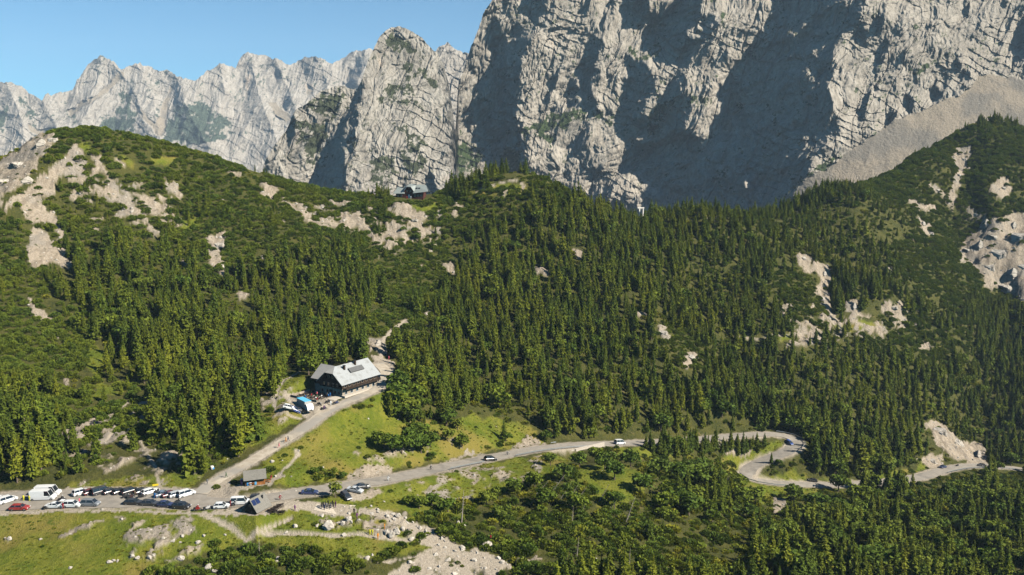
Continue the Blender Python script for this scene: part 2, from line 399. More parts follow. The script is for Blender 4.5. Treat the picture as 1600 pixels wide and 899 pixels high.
# ================================================================== ground cover traced in the photograph
ROCKP = [
 [(1500,398),(1515,362),(1550,345),(1590,335),(1660,330),(1660,490),(1600,468),(1560,452),(1545,452)],[(1488,230),(1515,228),(1516,262),(1500,292),(1488,330),(1478,320),(1490,280)],
 [(0,330),(30,302),(70,270),(100,246),(116,228),(127,226),(130,245),(138,266),(120,276),(112,280),(95,272),(88,282),(82,302),(60,312),(72,330),(88,345),(101,358),(100,370),(92,366),(75,350),(60,345),(50,352),(38,330),(33,312),(0,345)],
 [(-60,262),(0,252),(25,236),(50,212),(84,206),(90,214),(62,244),(54,262),(0,322),(-60,360)],
 [(52,358),(70,365),(80,378),(95,392),(112,412),(112,420),(100,415),(80,405),(60,420),(48,412),(40,385),(42,370)],
 [(140,232),(150,240),(165,262),(180,285),(185,300),(205,310),(215,320),(222,335),(235,350),(250,362),(250,370),(238,368),(225,350),(212,335),(200,340),(190,325),(175,305),(170,285),(160,270),(148,272),(143,250)],
 [(165,240),(180,248),(195,258),(210,278),(205,274),(190,264),(172,252)],[(210,312),(235,308),(250,325),(255,335),(240,338),(225,325)],
 [(255,278),(270,283),(280,292),(278,305),(286,320),(275,310),(262,298)],[(110,300),(120,298),(140,300),(150,306),(135,306),(122,312),(116,322),(110,315)],
 [(325,370),(355,362),(348,385),(340,400),(350,412),(352,432),(342,434),(330,412),(318,398),(330,395)],[(285,410),(293,408),(292,420),(284,418)],[(146,358),(156,352),(157,366),(148,370)],
 [(345,256),(360,262),(380,270),(380,282),(365,272)],[(370,462),(386,460),(382,476),(375,470)],
 [(405,282),(425,290),(436,303),(432,309),(418,308),(410,300)],
 [(440,315),(460,322),(480,328),(490,345),(500,335),(510,345),(525,350),(532,362),(515,360),(500,354),(488,352),(470,338),(450,327)],
 [(525,330),(545,332),(555,330),(570,340),(575,352),(590,370),(598,385),(588,382),(575,367),(560,354),(540,350),(530,340)],
 [(595,345),(610,352),(625,350),(630,362),(646,380),(640,383),(622,370),(612,373),(605,362)],
 [(618,320),(640,320),(655,333),(655,345),(667,352),(664,372),(655,367),(648,350),(636,340),(620,335)],[(655,372),(667,390),(660,385)],[(615,335),(622,333),(626,345),(618,343)],
 [(702,305),(712,310),(720,320),(712,326),(704,313)],[(700,337),(715,333),(725,342),(707,346)],[(690,403),(706,408),(716,424),(708,428),(695,418)],[(650,405),(660,410),(662,420),(654,416)],
 [(405,395),(412,398),(418,412),(410,408)],[(440,415),(448,418),(446,424)],[(583,396),(592,396),(600,402),(594,404)],
 [(812,285),(818,288),(824,298),(815,300)],[(775,298),(790,302),(798,308),(785,309)],[(835,410),(848,416),(865,426),(855,433),(838,425)],[(893,395),(905,393),(912,403),(898,404)],
 [(1500,228),(1515,232),(1514,258),(1502,280),(1496,288),(1490,272),(1494,250)],[(1448,280),(1465,290),(1482,305),(1492,312),(1490,327),(1475,317),(1460,298)],
 [(1410,312),(1430,315),(1440,322),(1460,325),(1465,333),(1450,330),(1430,324)],[(1433,338),(1447,345),(1457,360),(1459,372),(1445,362)],
 [(1515,360),(1532,363),(1548,385),(1552,410),(1554,442),(1546,450),(1535,430),(1515,415),(1498,398),(1502,375)],[(1500,322),(1520,326),(1547,340),(1542,350),(1520,342)],
 [(1555,283),(1575,281),(1584,300),(1570,310),(1555,302),(1548,305)],[(1585,328),(1594,345),(1582,372),(1560,382),(1575,355)],[(1560,400),(1600,388),(1660,400),(1660,480),(1600,462),(1580,452),(1560,430)],
 [(1241,393),(1262,397),(1268,415),(1275,412),(1290,418),(1298,425),(1296,442),(1290,450),(1270,450),(1285,435),(1278,425),(1255,420)],
 [(1273,450),(1295,452),(1300,475),(1312,490),(1300,499),(1288,487),(1278,470)],[(1318,478),(1330,466),(1336,485),(1346,490),(1365,485),(1358,494),(1330,497)],[(1375,478),(1395,472),(1412,474),(1418,485),(1400,492),(1380,490)],
 [(1245,498),(1255,500),(1255,512),(1247,508)],[(1273,522),(1284,528),(1282,536)],[(1432,533),(1462,535),(1455,547),(1440,545)],[(1450,500),(1420,498),(1440,495)],
 [(1442,662),(1460,655),(1480,665),(1500,680),(1520,690),(1547,713),(1535,726),(1505,724),(1482,712),(1460,690)],[(1436,716),(1470,708),(1482,722),(1455,732)],
 [(1022,508),(1038,510),(1050,530),(1045,537),(1030,525)],[(1070,550),(1090,548),(1097,558),(1080,570),(1070,582),(1063,572)],[(995,490),(1010,488),(1012,493),(1000,496)],
 [(575,525),(600,520),(612,530),(600,540),(608,552),(585,552),(572,542)],[(625,500),(638,500),(640,515),(630,512)],[(660,490),(682,488),(680,496),(664,497)],[(580,463),(590,466),(586,482)],
 [(40,463),(50,468),(66,484),(76,495),(87,511),(70,502),(50,495)],[(95,590),(111,590),(108,604),(98,606)],[(85,524),(98,520),(96,530)],
 
 
 [(560,735),(572,728),(590,727),(612,730),(622,738),(606,750),(575,757),(545,753),(538,742)],[(622,738),(645,735),(640,744),(622,748)],[(795,700),(820,685),(845,688),(862,694),(840,702),(800,710)],[(720,712),(740,706),(748,710),(730,718)],
 [(0,842),(15,840),(25,844),(15,850)],[(70,838),(100,833),(130,825),(155,812),(165,815),(140,830),(110,840)],
 [(500,815),(515,812),(525,820),(520,832),(505,830)],[(525,815),(545,805),(548,820),(530,825)],[(560,820),(580,815),(600,822),(625,828),(628,838),(600,842),(575,835)],[(600,808),(620,803),(626,812),(610,814)],[(660,840),(690,842),(680,850)],[(640,800),(662,820),(655,828)],
 [(800,870),(850,872),(840,882),(800,885)],[(915,872),(935,874),(930,882)],[(1200,785),(1222,782),(1225,800),(1205,805)],[(1120,695),(1160,690),(1185,700),(1150,712),(1128,708)],
]
SOFTP = [[(100,250),(200,260),(260,330),(240,380),(110,330)],[(100,690),(330,700),(320,765),(90,765)],[(1200,480),(1430,470),(1440,530),(1220,550)],[(540,700),(860,690),(850,760),(560,790)],[(150,690),(160,700),(190,720),(200,735),(215,745),(180,755),(140,750),(125,745),(130,720)],[(200,700),(225,690),(235,720),(250,735),(230,750),(210,740)],[(262,758),(285,742),(310,740),(318,750),(300,764),(275,766)],[(425,640),(445,632),(465,640),(455,655),(430,665),(418,660)],[(440,600),(460,605),(470,625),(450,628),(436,618)],[(420,655),(445,650),(470,658),(460,668),(430,672)],[(200,830),(215,815),(235,808),(250,812),(245,828),(225,845),(205,843)],[(240,845),(255,835),(275,822),(290,815),(300,825),(285,840),(265,855)],[(125,899),(135,885),(150,878),(155,885),(145,899)],[(100,615),(125,600),(139,604),(138,616),(115,620)],[(650,745),(680,755),(700,770),(690,775),(665,765)],
 [(70,670),(170,640),(230,620),(250,640),(210,690),(260,740),(320,740),(310,765),(120,760),(110,720)],[(400,640),(430,590),(480,580),(480,612),(440,640),(400,680)],[(1300,500),(1420,482),(1425,500),(1370,515),(1320,525)],[(500,805),(640,800),(700,830),(660,850),(520,835)],[(255,300),(300,340),(290,370),(200,380),(200,340)],[(420,300),(700,330),(690,400),(600,390),(480,350)],[(160,800),(300,800),(330,870),(200,890)],[(640,740),(720,750),(760,800),(680,790)]]
GRAVELP = [[(585,912),(615,892),(650,872),(668,856),(690,850),(720,852),(755,860),(785,872),(800,884),(780,894),(750,912)],[(650,842),(690,836),(720,850),(690,856),(660,852)],
 [(440,777),(470,784),(500,786),(540,789),(562,797),(540,808),(510,806),(485,802),(470,798),(450,797),(432,800),(415,799),(422,786)],[(318,770),(345,745),(365,742),(360,760),(390,758),(424,748),(440,742),(448,745),(430,754),(400,762),(370,770),(378,782),(330,781)],
 [(546,768),(566,768),(575,776),(565,783),(548,781)],[(440,617),(480,612),(520,612),(530,628),(500,646),(485,660),(470,650)],[(578,552),(600,558),(618,562),(612,585),(596,600),(580,608),(590,585)],
 [(-200,775),(40,770),(118,762),(205,762),(300,764),(318,770),(318,776),(200,772),(60,774),(-200,790)],[(-200,803),(0,800),(100,796),(180,795),(262,800),(330,800),(400,792),(425,798),(420,806),(330,806),(250,804),(150,799),(0,806),(-200,812)],
 [(563,793),(600,798),(640,815),(690,832),(680,840),(640,828),(600,812),(560,803)]]
PATHS = [([(312,803),(340,815),(360,825),(380,840),(392,852)],1.3),([(392,840),(420,835),(480,836),(530,838),(560,836),(600,842),(640,846),(680,846)],1.5),([(435,742),(450,728),(466,710),(462,705)],1.1),([(1107,344),(1130,342),(1160,340),(1176,344)],2.2),([(942,326),(966,333)],2.4),([(962,386),(985,381),(1003,377)],1.6),([(1390,418),(1400,418)],1.4),
 ([(745,300),(770,290),(800,283),(816,287)],1.3),([(605,812),(660,838),(700,850)],1.5),([(635,500),(600,530),(595,560)],1.8),([(395,840),(410,825),(455,812)],.9),([(470,580),(440,600),(430,640),(470,655)],1.0),([(85,684),(150,660),(200,630)],.9),([(165,690),(180,672),(172,650)],.9),([(215,680),(240,725),(250,760)],.8),([(1150,525),(1185,528),(1215,525),(1260,520)],1.2),([(560,872),(600,880),(668,865),(680,855)],.9),([(440,345),(470,360)],.8)]
GRASSP = [ # open alpine meadow: few or no trees
 [(395,735),(430,705),(500,655),(560,628),(603,606),(618,640),(640,662),(690,660),(740,650),(790,655),(835,690),(760,708),(620,733),(540,745),(470,760),(420,757)],
 [(-200,800),(0,798),(200,795),(400,800),(560,770),(620,750),(760,722),(880,704),(900,720),(870,740),(800,760),(740,800),(690,815),(620,800),(560,812),(700,835),(670,860),(560,880),(400,845),(340,855),(230,899),(-200,920)],
 [(100,768),(110,752),(180,745),(260,742),(320,735),(430,680),(470,655),(480,610),(480,580),(440,578),(425,620),(400,660),(350,705),(330,735),(300,765)],
 [(168,247),(185,243),(215,255),(212,270),(195,262)],[(232,245),(260,246),(284,252),(270,260),(240,256)],[(122,222),(140,224),(150,236),(135,240),(125,235)],
 [(695,301),(740,297),(800,286),(830,300),(790,312),(760,305),(720,310)],[(620,316),(690,318),(700,325),(660,330),(625,322)],
 [(105,485),(130,515),(165,560),(150,590),(125,560)],[(150,600),(200,605),(190,620),(140,628)],[(280,345),(310,338),(315,355),(290,365)],
 [(1300,508),(1380,500),(1370,512),(1310,522)],[(1212,530),(1240,518),(1235,540)],[(1336,352),(1362,354),(1360,364),(1338,362)],
 [(1160,700),(1215,690),(1228,697),(1195,712),(1160,730),(1140,740),(1120,720)],[(1190,750),(1215,738),(1245,735),(1260,748),(1340,748),(1340,754),(1250,753)],[(1160,745),(1260,762),(1360,762),(1260,775),(1200,790),(1160,770)],[(1340,745),(1420,735),(1445,715),(1460,725),(1400,750),(1350,752)],
 [(700,690),(800,655),(860,690),(760,708)],[(960,700),(1060,696),(1060,712),(970,720)],[(880,735),(930,725),(1000,735),(1010,770),(960,800),(930,790)]]
MUGOP = [ # dwarf pine
 [(-200,330),(0,345),(45,360),(50,420),(80,440),(60,470),(120,480),(160,560),(90,600),(-200,640)],
 [(75,200),(110,190),(200,210),(330,248),(420,280),(560,302),(700,300),(700,345),(690,420),(560,400),(470,400),(400,410),(330,440),(220,380),(140,400),(90,400),(60,345),(100,290)],
 [(700,300),(840,275),(905,300),(900,330),(840,330),(740,360),(700,360)],
 [(210,905),(260,880),(330,862),(420,848),(480,845),(540,850),(560,880),(500,905)],[(640,790),(700,775),(740,800),(760,830),(820,800),(900,810),(1000,820),(1090,830),(1120,905),(820,905),(800,880),(760,850),(700,838)],
 [(1300,270),(1440,222),(1500,196),(1660,190),(1660,460),(1590,470),(1540,470),(1420,340)],
 [(1420,330),(1500,400),(1560,480),(1500,500),(1440,470),(1400,400)],[(1000,520),(1060,490),(1110,540),(1090,590),(1050,560)],[(1230,420),(1300,430),(1280,520),(1230,500)],
 [(130,700),(280,690),(300,740),(240,760),(140,745)],[(80,590),(220,600),(240,690),(120,700),(70,660)],[(560,360),(700,360),(720,460),(640,500),(560,440)],[(560,500),(650,480),(680,540),(600,560)],
 [(1380,480),(1500,510),(1540,540),(1420,560),(1340,540)]]
M_ROCK = raster(ROCKP); M_SOFT = raster(SOFTP); BANK = [[(112,700),(160,690),(240,692),(330,738),(315,764),(108,764)]]; raster(BANK + [[(195,800),(300,800),(325,865),(240,878),(195,840)],[(255,715),(330,715),(325,755),(270,765)]], 0, 1.08, M_SOFT); M_GRAV = raster(GRAVELP); M_GRASS = raster(GRASSP); M_MUGO = raster(MUGOP)
def warp(u, v, amp, sc):
    return u + amp * fbm(u / sc, v / sc, 1, 3) * 2, v + amp * fbm(u / sc + 50, v / sc + 9, 2, 3) * 2
B_ROCK, B_GRAV, B_GRASS, B_MUGO = boxblur(M_ROCK, 3), boxblur(M_GRAV, 1), boxblur(M_GRASS, 4), boxblur(M_MUGO, 6)
GU, GV = proj(GX, GY, GZ)
wu, wv = warp(GU, GV, 4, 14)
nx, ny = GX, GY + .9 * GZ
n1 = fbm(nx / 9, ny / 9, 2, 4); n2 = fbm(nx / 3, ny / 3, 5, 3); n3 = fbm(nx / 40, ny / 40, 1, 3)
rock = sample(B_ROCK, wu, wv); n4 = fbm((nx - .45 * ny) / 4.2, ny / 13, 6, 4, .65); rock = sstep(.46, .58, np.maximum(rock, .44 * sample(boxblur(M_SOFT, 6), wu, wv)) * 1.05 + .36 * n1 + .30 * n2 + .42 * n4 - .04)
grav = sample(B_GRAV, *warp(GU, GV, 2, 8)); _fan = sstep(838, 850, GV) * (GU > 540); grav = sstep(.4, .62, grav * (1 - .22 * _fan) + .16 * n2 + .62 * _fan * fbm((nx + .5 * ny) / 3.2, ny / 6, 4, 4, .65) + .2 * fbm(nx / 7, ny / 7, 3, 4, .65) * sstep(835, 850, GV))
grass = sstep(.35, .65, sample(B_GRASS, wu, wv) + .25 * n1)
path = np.zeros(GX.shape)
for pl, w in PATHS:
    A = np.array(dense([at(u, v) for u, v in pl], 1.0))
    lo, hi = A.min(0) - 6, A.max(0) + 6
    sel = np.nonzero((GX > lo[0]) & (GX < hi[0]) & (GY > lo[1]) & (GY < hi[1]))
    for i in range(0, len(sel[0]), 20000):
        a, b = sel[0][i:i + 20000], sel[1][i:i + 20000]
        d = np.hypot(GX[a, b][:, None] - A[None, :, 0], GY[a, b][:, None] - A[None, :, 1]).min(1)
        path[a, b] = np.maximum(path[a, b], 1 - sstep(w * .32, w * .75, d + .4 * n2[a, b]))
verge = 1 - sstep(.3, 1.6, ROADD + .9 * n2)
grav = np.maximum(np.maximum(grav, path), verge)
# rocky ground is rough, meadow rolls gently, tracks are even
open_ = (1 - sstep(0, 9, -ROADD + 9)) if False else sstep(1.5, 9, ROADD)
dens = 1 + 0 * GX
rough = rock * (ridged(nx / 11, ny / 11, 3, 4, .5) * .55 + (.42 - blocks(nx / 6, ny / 6, 3)) * 1.5 + (.42 - blocks(nx / 2.3, ny / 2.3, 4)) * .6)
big = sstep(.5, .9, sample(boxblur(M_ROCK, 9), GU, GV)) * (GY > 330)
far = sstep(360, 480, GY)
rough = rough * (1 + .9 * far) * (1 - .6 * grav)
roll = n3 * (1.2 + 1.8 * far) + n1 * .55 + n2 * .14
GZ = GZ + open_ * (roll * (1 - .8 * grav) + rough * (1 - path))
# the ground falls away in front of the viaduct
_vd = at(897, 712); GZ = GZ - 3.6 * np.exp(-(((GX - _vd.x) ** 2 + (GY - _vd.y) ** 2) / 6.0 ** 2)) * sstep(.6, 2.0, ROADD)
# a bare face below the car park lip and the little gallery of boulders in the meadow come as things of their own
GU, GV = proj(GX, GY, GZ)
EL = (GZ - CAMH) / GY
HOR = np.maximum.accumulate(EL, axis=0)               # skyline below each point, for leaving out what lies behind a ridge
VIS = EL - HOR
def vis_at(x, y, h=0.0):
    return (grid_at(GZ, x, y) + h - CAMH) / y - grid_at(HOR, x, y)
t = NT('alpine_ground'); P = t.pos()
fine = t.noise(P, .9, 5, .65); mid = t.noise(P, .14, 4, .6); tiny = t.noise(P, 3.0, 3, .7)
aR, aG, aGr = t.attr('rock'), t.attr('gravel'), t.attr('grass')
under = t.mix(t.ramp(mid, .35, .65), (.030, .036, .009), (.062, .060, .015))
under = t.mix(t.ramp(fine, .35, .7), under, t.mix(.6, under, (.085, .082, .020)))
under = t.mix(t.ramp(t.noise(P, .35, 4, .65), .60, .72), under, (.115, .092, .035))
mead = t.mix(t.ramp(mid, .35, .65), (.094, .118, .011), (.158, .156, .020))
mead = t.mix(t.ramp(fine, .36, .66), t.mix(.45, mead, (.050, .072, .007)), mead)
mead = t.mix(t.ramp(t.noise(P, .05, 4), .50, .66), mead, (.168, .138, .030))
mead = t.mix(t.ramp(t.noise(P, .3, 5, .7), .56, .70), mead, (.055, .078, .008))
mead = t.mix(t.math('MULTIPLY', t.ramp(tiny, .60, .70), t.ramp(fine, .5, .7)), mead, (.30, .255, .16))
col = t.mix(aGr, under, mead)
rockc = t.mix(t.ramp(fine, .3, .7), (0.229, 0.186, 0.133), (0.347, 0.291, 0.223))
q = t.mapping(P, (1, .28, .28), (0, 0, .5)); rockc = t.mix(t.math('MULTIPLY', t.ramp(t.noise(q, .35, 5, .7, .5), .45, .65), .75), rockc, (.155, .125, .09)); rockc = t.mix(t.math('MULTIPLY', t.ramp(t.noise(P, .06, 3), .5, .65), .5), rockc, (.20, .185, .16))
rockc = t.mix(t.ramp(t.noise(P, .45, 3, .6), .60, .72), rockc, (0.0527, 0.0558, 0.0186))
rockc = t.mix(t.ramp(t.noise(P, 1.7, 3, .7), .60, .75), rockc, (0.124, 0.0992, 0.0682))
gravc = t.mix(t.ramp(tiny, .3, .7), (0.267, 0.223, 0.167), (0.36, 0.31, 0.242))
gravc = t.mix(t.ramp(fine, .55, .75), gravc, (0.223, 0.18, 0.124))
col = t.mix(aR, col, rockc); col = t.mix(aG, col, gravc)
t.bump(t.math('ADD', fine, t.math('MULTIPLY', tiny, .6)), .8, .8)
t.done(col, .95, .1)
ground_mat = t.m
V = np.stack([GX, GY, GZ], -1).reshape(-1, 3)
me = np_mesh('ground', V, grid_faces(NR, NA), [ground_mat], True, {'rock': rock, 'gravel': grav, 'grass': grass})
go = link(bpy.data.objects.new('ground', me)); tag(go, kind='structure')
# ---- carriageways
t = NT('bleached_asphalt'); P = t.pos(); n = t.noise(P, .5, 5, .6); n2_ = t.noise(P, 6, 3, .7)
c = t.mix(t.ramp(n, .35, .65), (0.202, 0.179, 0.146), (0.254, 0.227, 0.187)); c = t.mix(t.ramp(t.noise(P, .12, 4), .55, .7), c, (0.165, 0.15, 0.125)); c = t.mix(t.ramp(n2_, .55, .75), c, (0.29, 0.257, 0.213))
asphalt = t.done(c, .9, .15)
t = NT('gravel_track'); P = t.pos(); c = t.mix(t.ramp(t.noise(P, .6, 5, .65), .35, .65), (0.322, 0.27, 0.202), (0.419, 0.363, 0.282)); c = t.mix(t.ramp(t.noise(P, .09, 3), .45, .6), c, (0.267, 0.242, 0.202)); track_mat = t.done(c, .95, .1)
def ribbon(name, P, w, mat, lift, seed, jag=.25):
    P = [Vector(p) for p in P]; rows = []
    for i, p in enumerate(P):
        d = (P[min(i + 1, len(P) - 1)] - P[max(i - 1, 0)]); d.z = 0; d.normalize(); s = Vector((d.y, -d.x, 0))
        for k in range(7):
            f = -1 + 2 * k / 6
            e = w / 2 * f
            if k in (0, 6): e += jag * f * float(fbm(np.array([i * .35]), np.array([k * 9.0]), seed, 3)[0])
            rows.append(p + s * e + Vector((0, 0, lift + .05 * (1 - f * f))))
    F = grid_faces(len(P), 7)
    o = link(bpy.data.objects.new(name, np_mesh(name, np.array(rows), F, [mat], True))); tag(o, kind='structure'); return o
ribbon('road', RD['pass_road'][0], 6.4, asphalt, .03, 1)
ribbon('car_park', RD['car_park'][0], 12.5, asphalt, .022, 2, .9)
ribbon('lodge_road', RD['lodge_road'][0], 4.6, track_mat, .038, 3)
# ================================================================== the limestone mountains behind, as real relief at their distances
def poisson(gx, gy, wy=.2):
    """surface whose slopes are as near as possible to (gx, gy)"""
    h, w = gx.shape
    fx = np.zeros((h, w + 1)); fx[:, 1:-1] = (gx[:, 1:] + gx[:, :-1]) / 2
    fy = np.zeros((h + 1, w)); fy[1:-1] = wy * (gy[1:] + gy[:-1]) / 2
    d = fx[:, 1:] - fx[:, :-1] + fy[1:] - fy[:-1]
    e = np.concatenate([d, d[:, ::-1]], 1); e = np.concatenate([e, e[::-1]], 0)
    E = np.fft.fft2(e); ky = np.arange(2 * h)[:, None]; kx = np.arange(2 * w)[None]
    den = 2 * np.cos(np.pi * kx / w) - 2 + wy * (2 * np.cos(np.pi * ky / h) - 2); den[0, 0] = 1
    E /= den; E[0, 0] = 0
    return np.real(np.fft.ifft2(E))[:h, :w]
def relief(name, crest, vbot, D0, dz, lit_gx, shade, lit, mat, seed, cols, rows, rough=1.0, sh_gx=-1.25, veg=(), scree=(), jag=3.0, vis_top=-14, back=400, tilt=(0, 0), rib=1.0, retf=.16, vk=.85, fine=1.0, aretes=(), aw=26, ah=55):
    """crest: skyline (u, v); D0: distance at the foot; dz: metres of depth per metre of height; shade: faces that turn left, away from the sun"""
    u0, u1 = crest[0][0], crest[-1][0]
    cr = np.array(crest, float)
    px = 2.0
    gu = np.arange(u0 - 20, u1 + 20, px); vt = min(cr[:, 1].min(), -20) - 20
    gv = np.arange(max(vt, -110), vbot + 20, px)
    m = raster(shade); raster(lit, 0, 0.0, m)
    ii = np.broadcast_to(np.arange(MW)[None], m.shape); off = m < .5
    lft = np.maximum.accumulate(np.where(off, ii, -1), 1); rgt = np.minimum.accumulate(np.where(off, ii, MW)[:, ::-1], 1)[:, ::-1]
    ret = ((~off) & ((ii - lft) < retf * (rgt - lft))).astype(np.float32)   # the far side of each recess comes forward again
    m = boxblur(m, 1); ret = boxblur(ret, 1)
    sc_m = boxblur(raster(scree), 2)
    U, Vv = np.meshgrid(gu, gv)
    wu_, wv_ = warp(U, Vv, 1.8, 11); wu_, wv_ = warp(wu_, wv_, 2.0, 4)
    s = sample(m, wu_, wv_); sr = sample(sc_m, U, Vv)
    mpp = D0 / FPX                                     # metres per photograph pixel
    rt = np.minimum(sample(ret, wu_, wv_), s)
    gx = (lit_gx * (1 - s) + sh_gx * (s - rt) - sh_gx * 1.05 * rt) * (1 - sr) + sr * tilt[0]
    gy = -((dz * (1 - s) + .12 * s) * (1 - sr) + sr * 1.45)  # v grows downwards
    Z = poisson(gx * px * mpp, gy * px * mpp)
    Z -= np.median(Z[-12:, :])
    us = np.linspace(u0, u1, cols)
    ct = np.interp(us, cr[:, 0], cr[:, 1]); ct = ct + jag * (fbm(us / 9, us * 0 + seed, seed, 4, .65)) * 2.0
    f = np.linspace(0, 1, rows)[:, None]
    top = np.maximum(ct, vis_top)[None]
    VV = vbot + (top - vbot) * f; UU = np.broadcast_to(us[None], VV.shape).copy()
    ex = 14 if (ct < vis_top).any() else 0
    if ex:
        g = np.linspace(0, 1, ex + 1)[1:, None]
        VV = np.concatenate([VV, top + (np.minimum(ct, vis_top)[None] - top) * g * (ct < vis_top)[None] - g * .01], 0); UU = np.broadcast_to(us[None], VV.shape).copy()
    xi = np.clip((UU - gu[0]) / px, 0, len(gu) - 1.01); yi = np.clip((VV - gv[0]) / px, 0, len(gv) - 1.01)
    a, b = xi.astype(int), yi.astype(int); fx, fy = xi - a, yi - b
    z = (Z[b, a] * (1 - fx) + Z[b, a + 1] * fx) * (1 - fy) + (Z[b + 1, a] * (1 - fx) + Z[b + 1, a + 1] * fx) * fy
    z += np.maximum(gv[0] - VV, 0) * mpp * dz
    X = (UU - 800) * mpp; H = (vbot - VV) * mpp        # metres along and up the face
    k = D0 / 1300.0
    w1 = X + 14 * k * fbm(X / (60 * k), H / (60 * k), seed + 3, 3); h1 = H + 14 * k * fbm(X / (55 * k), H / (55 * k), seed + 4, 3)
    rx = w1 * .93 - h1 * .36; rh = w1 * .36 + h1 * .93  # ribs and joints lean to the right
    sx_ = rx * .80 - rh * .60; sh_ = rx * .60 + rh * .80                  # second set of joints, steeper to the right
    nz = -ridged(rx / (110 * k), rh / (190 * k), seed, 3, .5) * 15 * k * rib
    nz = nz - ridged(rx / (24 * k), rh / (95 * k), seed + 1, 4, .6) * 7.5 * k * rib
    nz = nz - ridged(sx_ / (30 * k), sh_ / (120 * k), seed + 6, 3, .55) * 6 * k
    nz = nz + blocks(rx / (26 * k), rh / (52 * k), seed) * 12 * k
    nz = nz + blocks(sx_ / (9.5 * k) + 3, sh_ / (22 * k), seed + 2) * 6.5 * k * fine
    nz = nz + blocks(w1 / (4.4 * k) + 1, h1 / (7.0 * k), seed + 5) * 4.0 * k * fine
    bed = (h1 + .45 * w1 + 9 * k * fbm(X / (45 * k), H / (30 * k), seed + 1, 3)) / (17 * k); bed = bed - np.floor(bed)
    nz = nz + (bed - .5) * 3.6 * k * fine * sstep(-.1, .3, fbm(X / (80 * k), H / (60 * k), seed + 2, 2))   # bedding ledges
    cr_ = np.abs(vnoise(rx / (21 * k), rh / (85 * k), seed + 3)); nz = nz + 4.4 * k * fine * np.exp(-(cr_ / .055) ** 2)
    cr_ = np.abs(vnoise(sx_ / (12 * k), sh_ / (50 * k), seed + 4)); nz = nz + 2.6 * k * fine * np.exp(-(cr_ / .07) ** 2)
    S_ = sample(m, UU, VV); scr = sample(sc_m, *warp(UU, VV, 2, 10))
    amp = rough * (1 - .93 * sstep(.2, .7, scr)) * (1 + .28 * S_)
    for pl in aretes:                                   # sharp crests running down from the summits
        pl_ = np.array(pl, float); dd = np.full(UU.shape, 1e9)
        for a_, b_ in zip(pl_, pl_[1:]):
            e = b_ - a_; t_ = np.clip(((UU - a_[0]) * e[0] + (VV - a_[1]) * e[1]) / (e @ e), 0, 1); dd = np.minimum(dd, np.hypot(UU - a_[0] - t_ * e[0] + 3 * fbm(VV / 9, UU / 30, seed, 3), VV - a_[1] - t_ * e[1]))
        z = z - ah * np.maximum(0, 1 - dd / aw) ** 1.2
    D = D0 + z + nz * amp - scr * 3 * k * 0 + scr * (fbm(X / 40, H / 40, 2, 3) * 3 + fbm(X / 6, H / 6, 3, 3) * .5 - ridged((X + .75 * H) / 13, (H - .75 * X) / 150, 5, 3) * .3 + fbm(X / 2.2, H / 2.2, 1, 2) * .5)
    ax, az = pdir(UU, VV)
    Pm = np.stack([ax * D, D, CAMH + az * D], -1)
    # carry the mountain over its crest and down behind
    top_ = Pm[-1]; rowsb = []
    for q, (dy, dh) in enumerate(((back * .06, -back * .03), (back * .3, -back * .3), (back, -back * 1.2))):
        r = top_.copy(); r[:, 1] += dy; r[:, 0] *= 1 + dy / D0; r[:, 2] += dh; rowsb.append(r[None])
    foot = Pm[:1].copy(); foot[..., 2] -= 260; foot[..., 1] -= 60
    Pm = np.concatenate([foot, Pm] + rowsb, 0)
    def ext(A): return np.concatenate([A[:1], A, A[-1:], A[-1:], A[-1:]], 0)
    vg = np.zeros(UU.shape)
    if len(veg):
        vm = boxblur(raster(veg), 3); vg = sample(vm, *warp(UU, VV, 3, 9))
        vg = sstep(.5, .66, vg * vk + .85 * fbm(UU / 4, VV / 4, seed, 3, .7) + .6 * fbm(UU / 13, VV / 13, seed + 2, 2))
    nr, nc = Pm.shape[:2]
    F = grid_faces(nr, nc)[:, ::-1]
    F = grid_faces(nr, nc)
    me = np_mesh(name, Pm.reshape(-1, 3), F, [mat], False, {'veg': ext(vg), 'scree': ext(sstep(.3, .7, scr))})
    o = link(bpy.data.objects.new(name, me)); tag(o, kind='structure'); return o
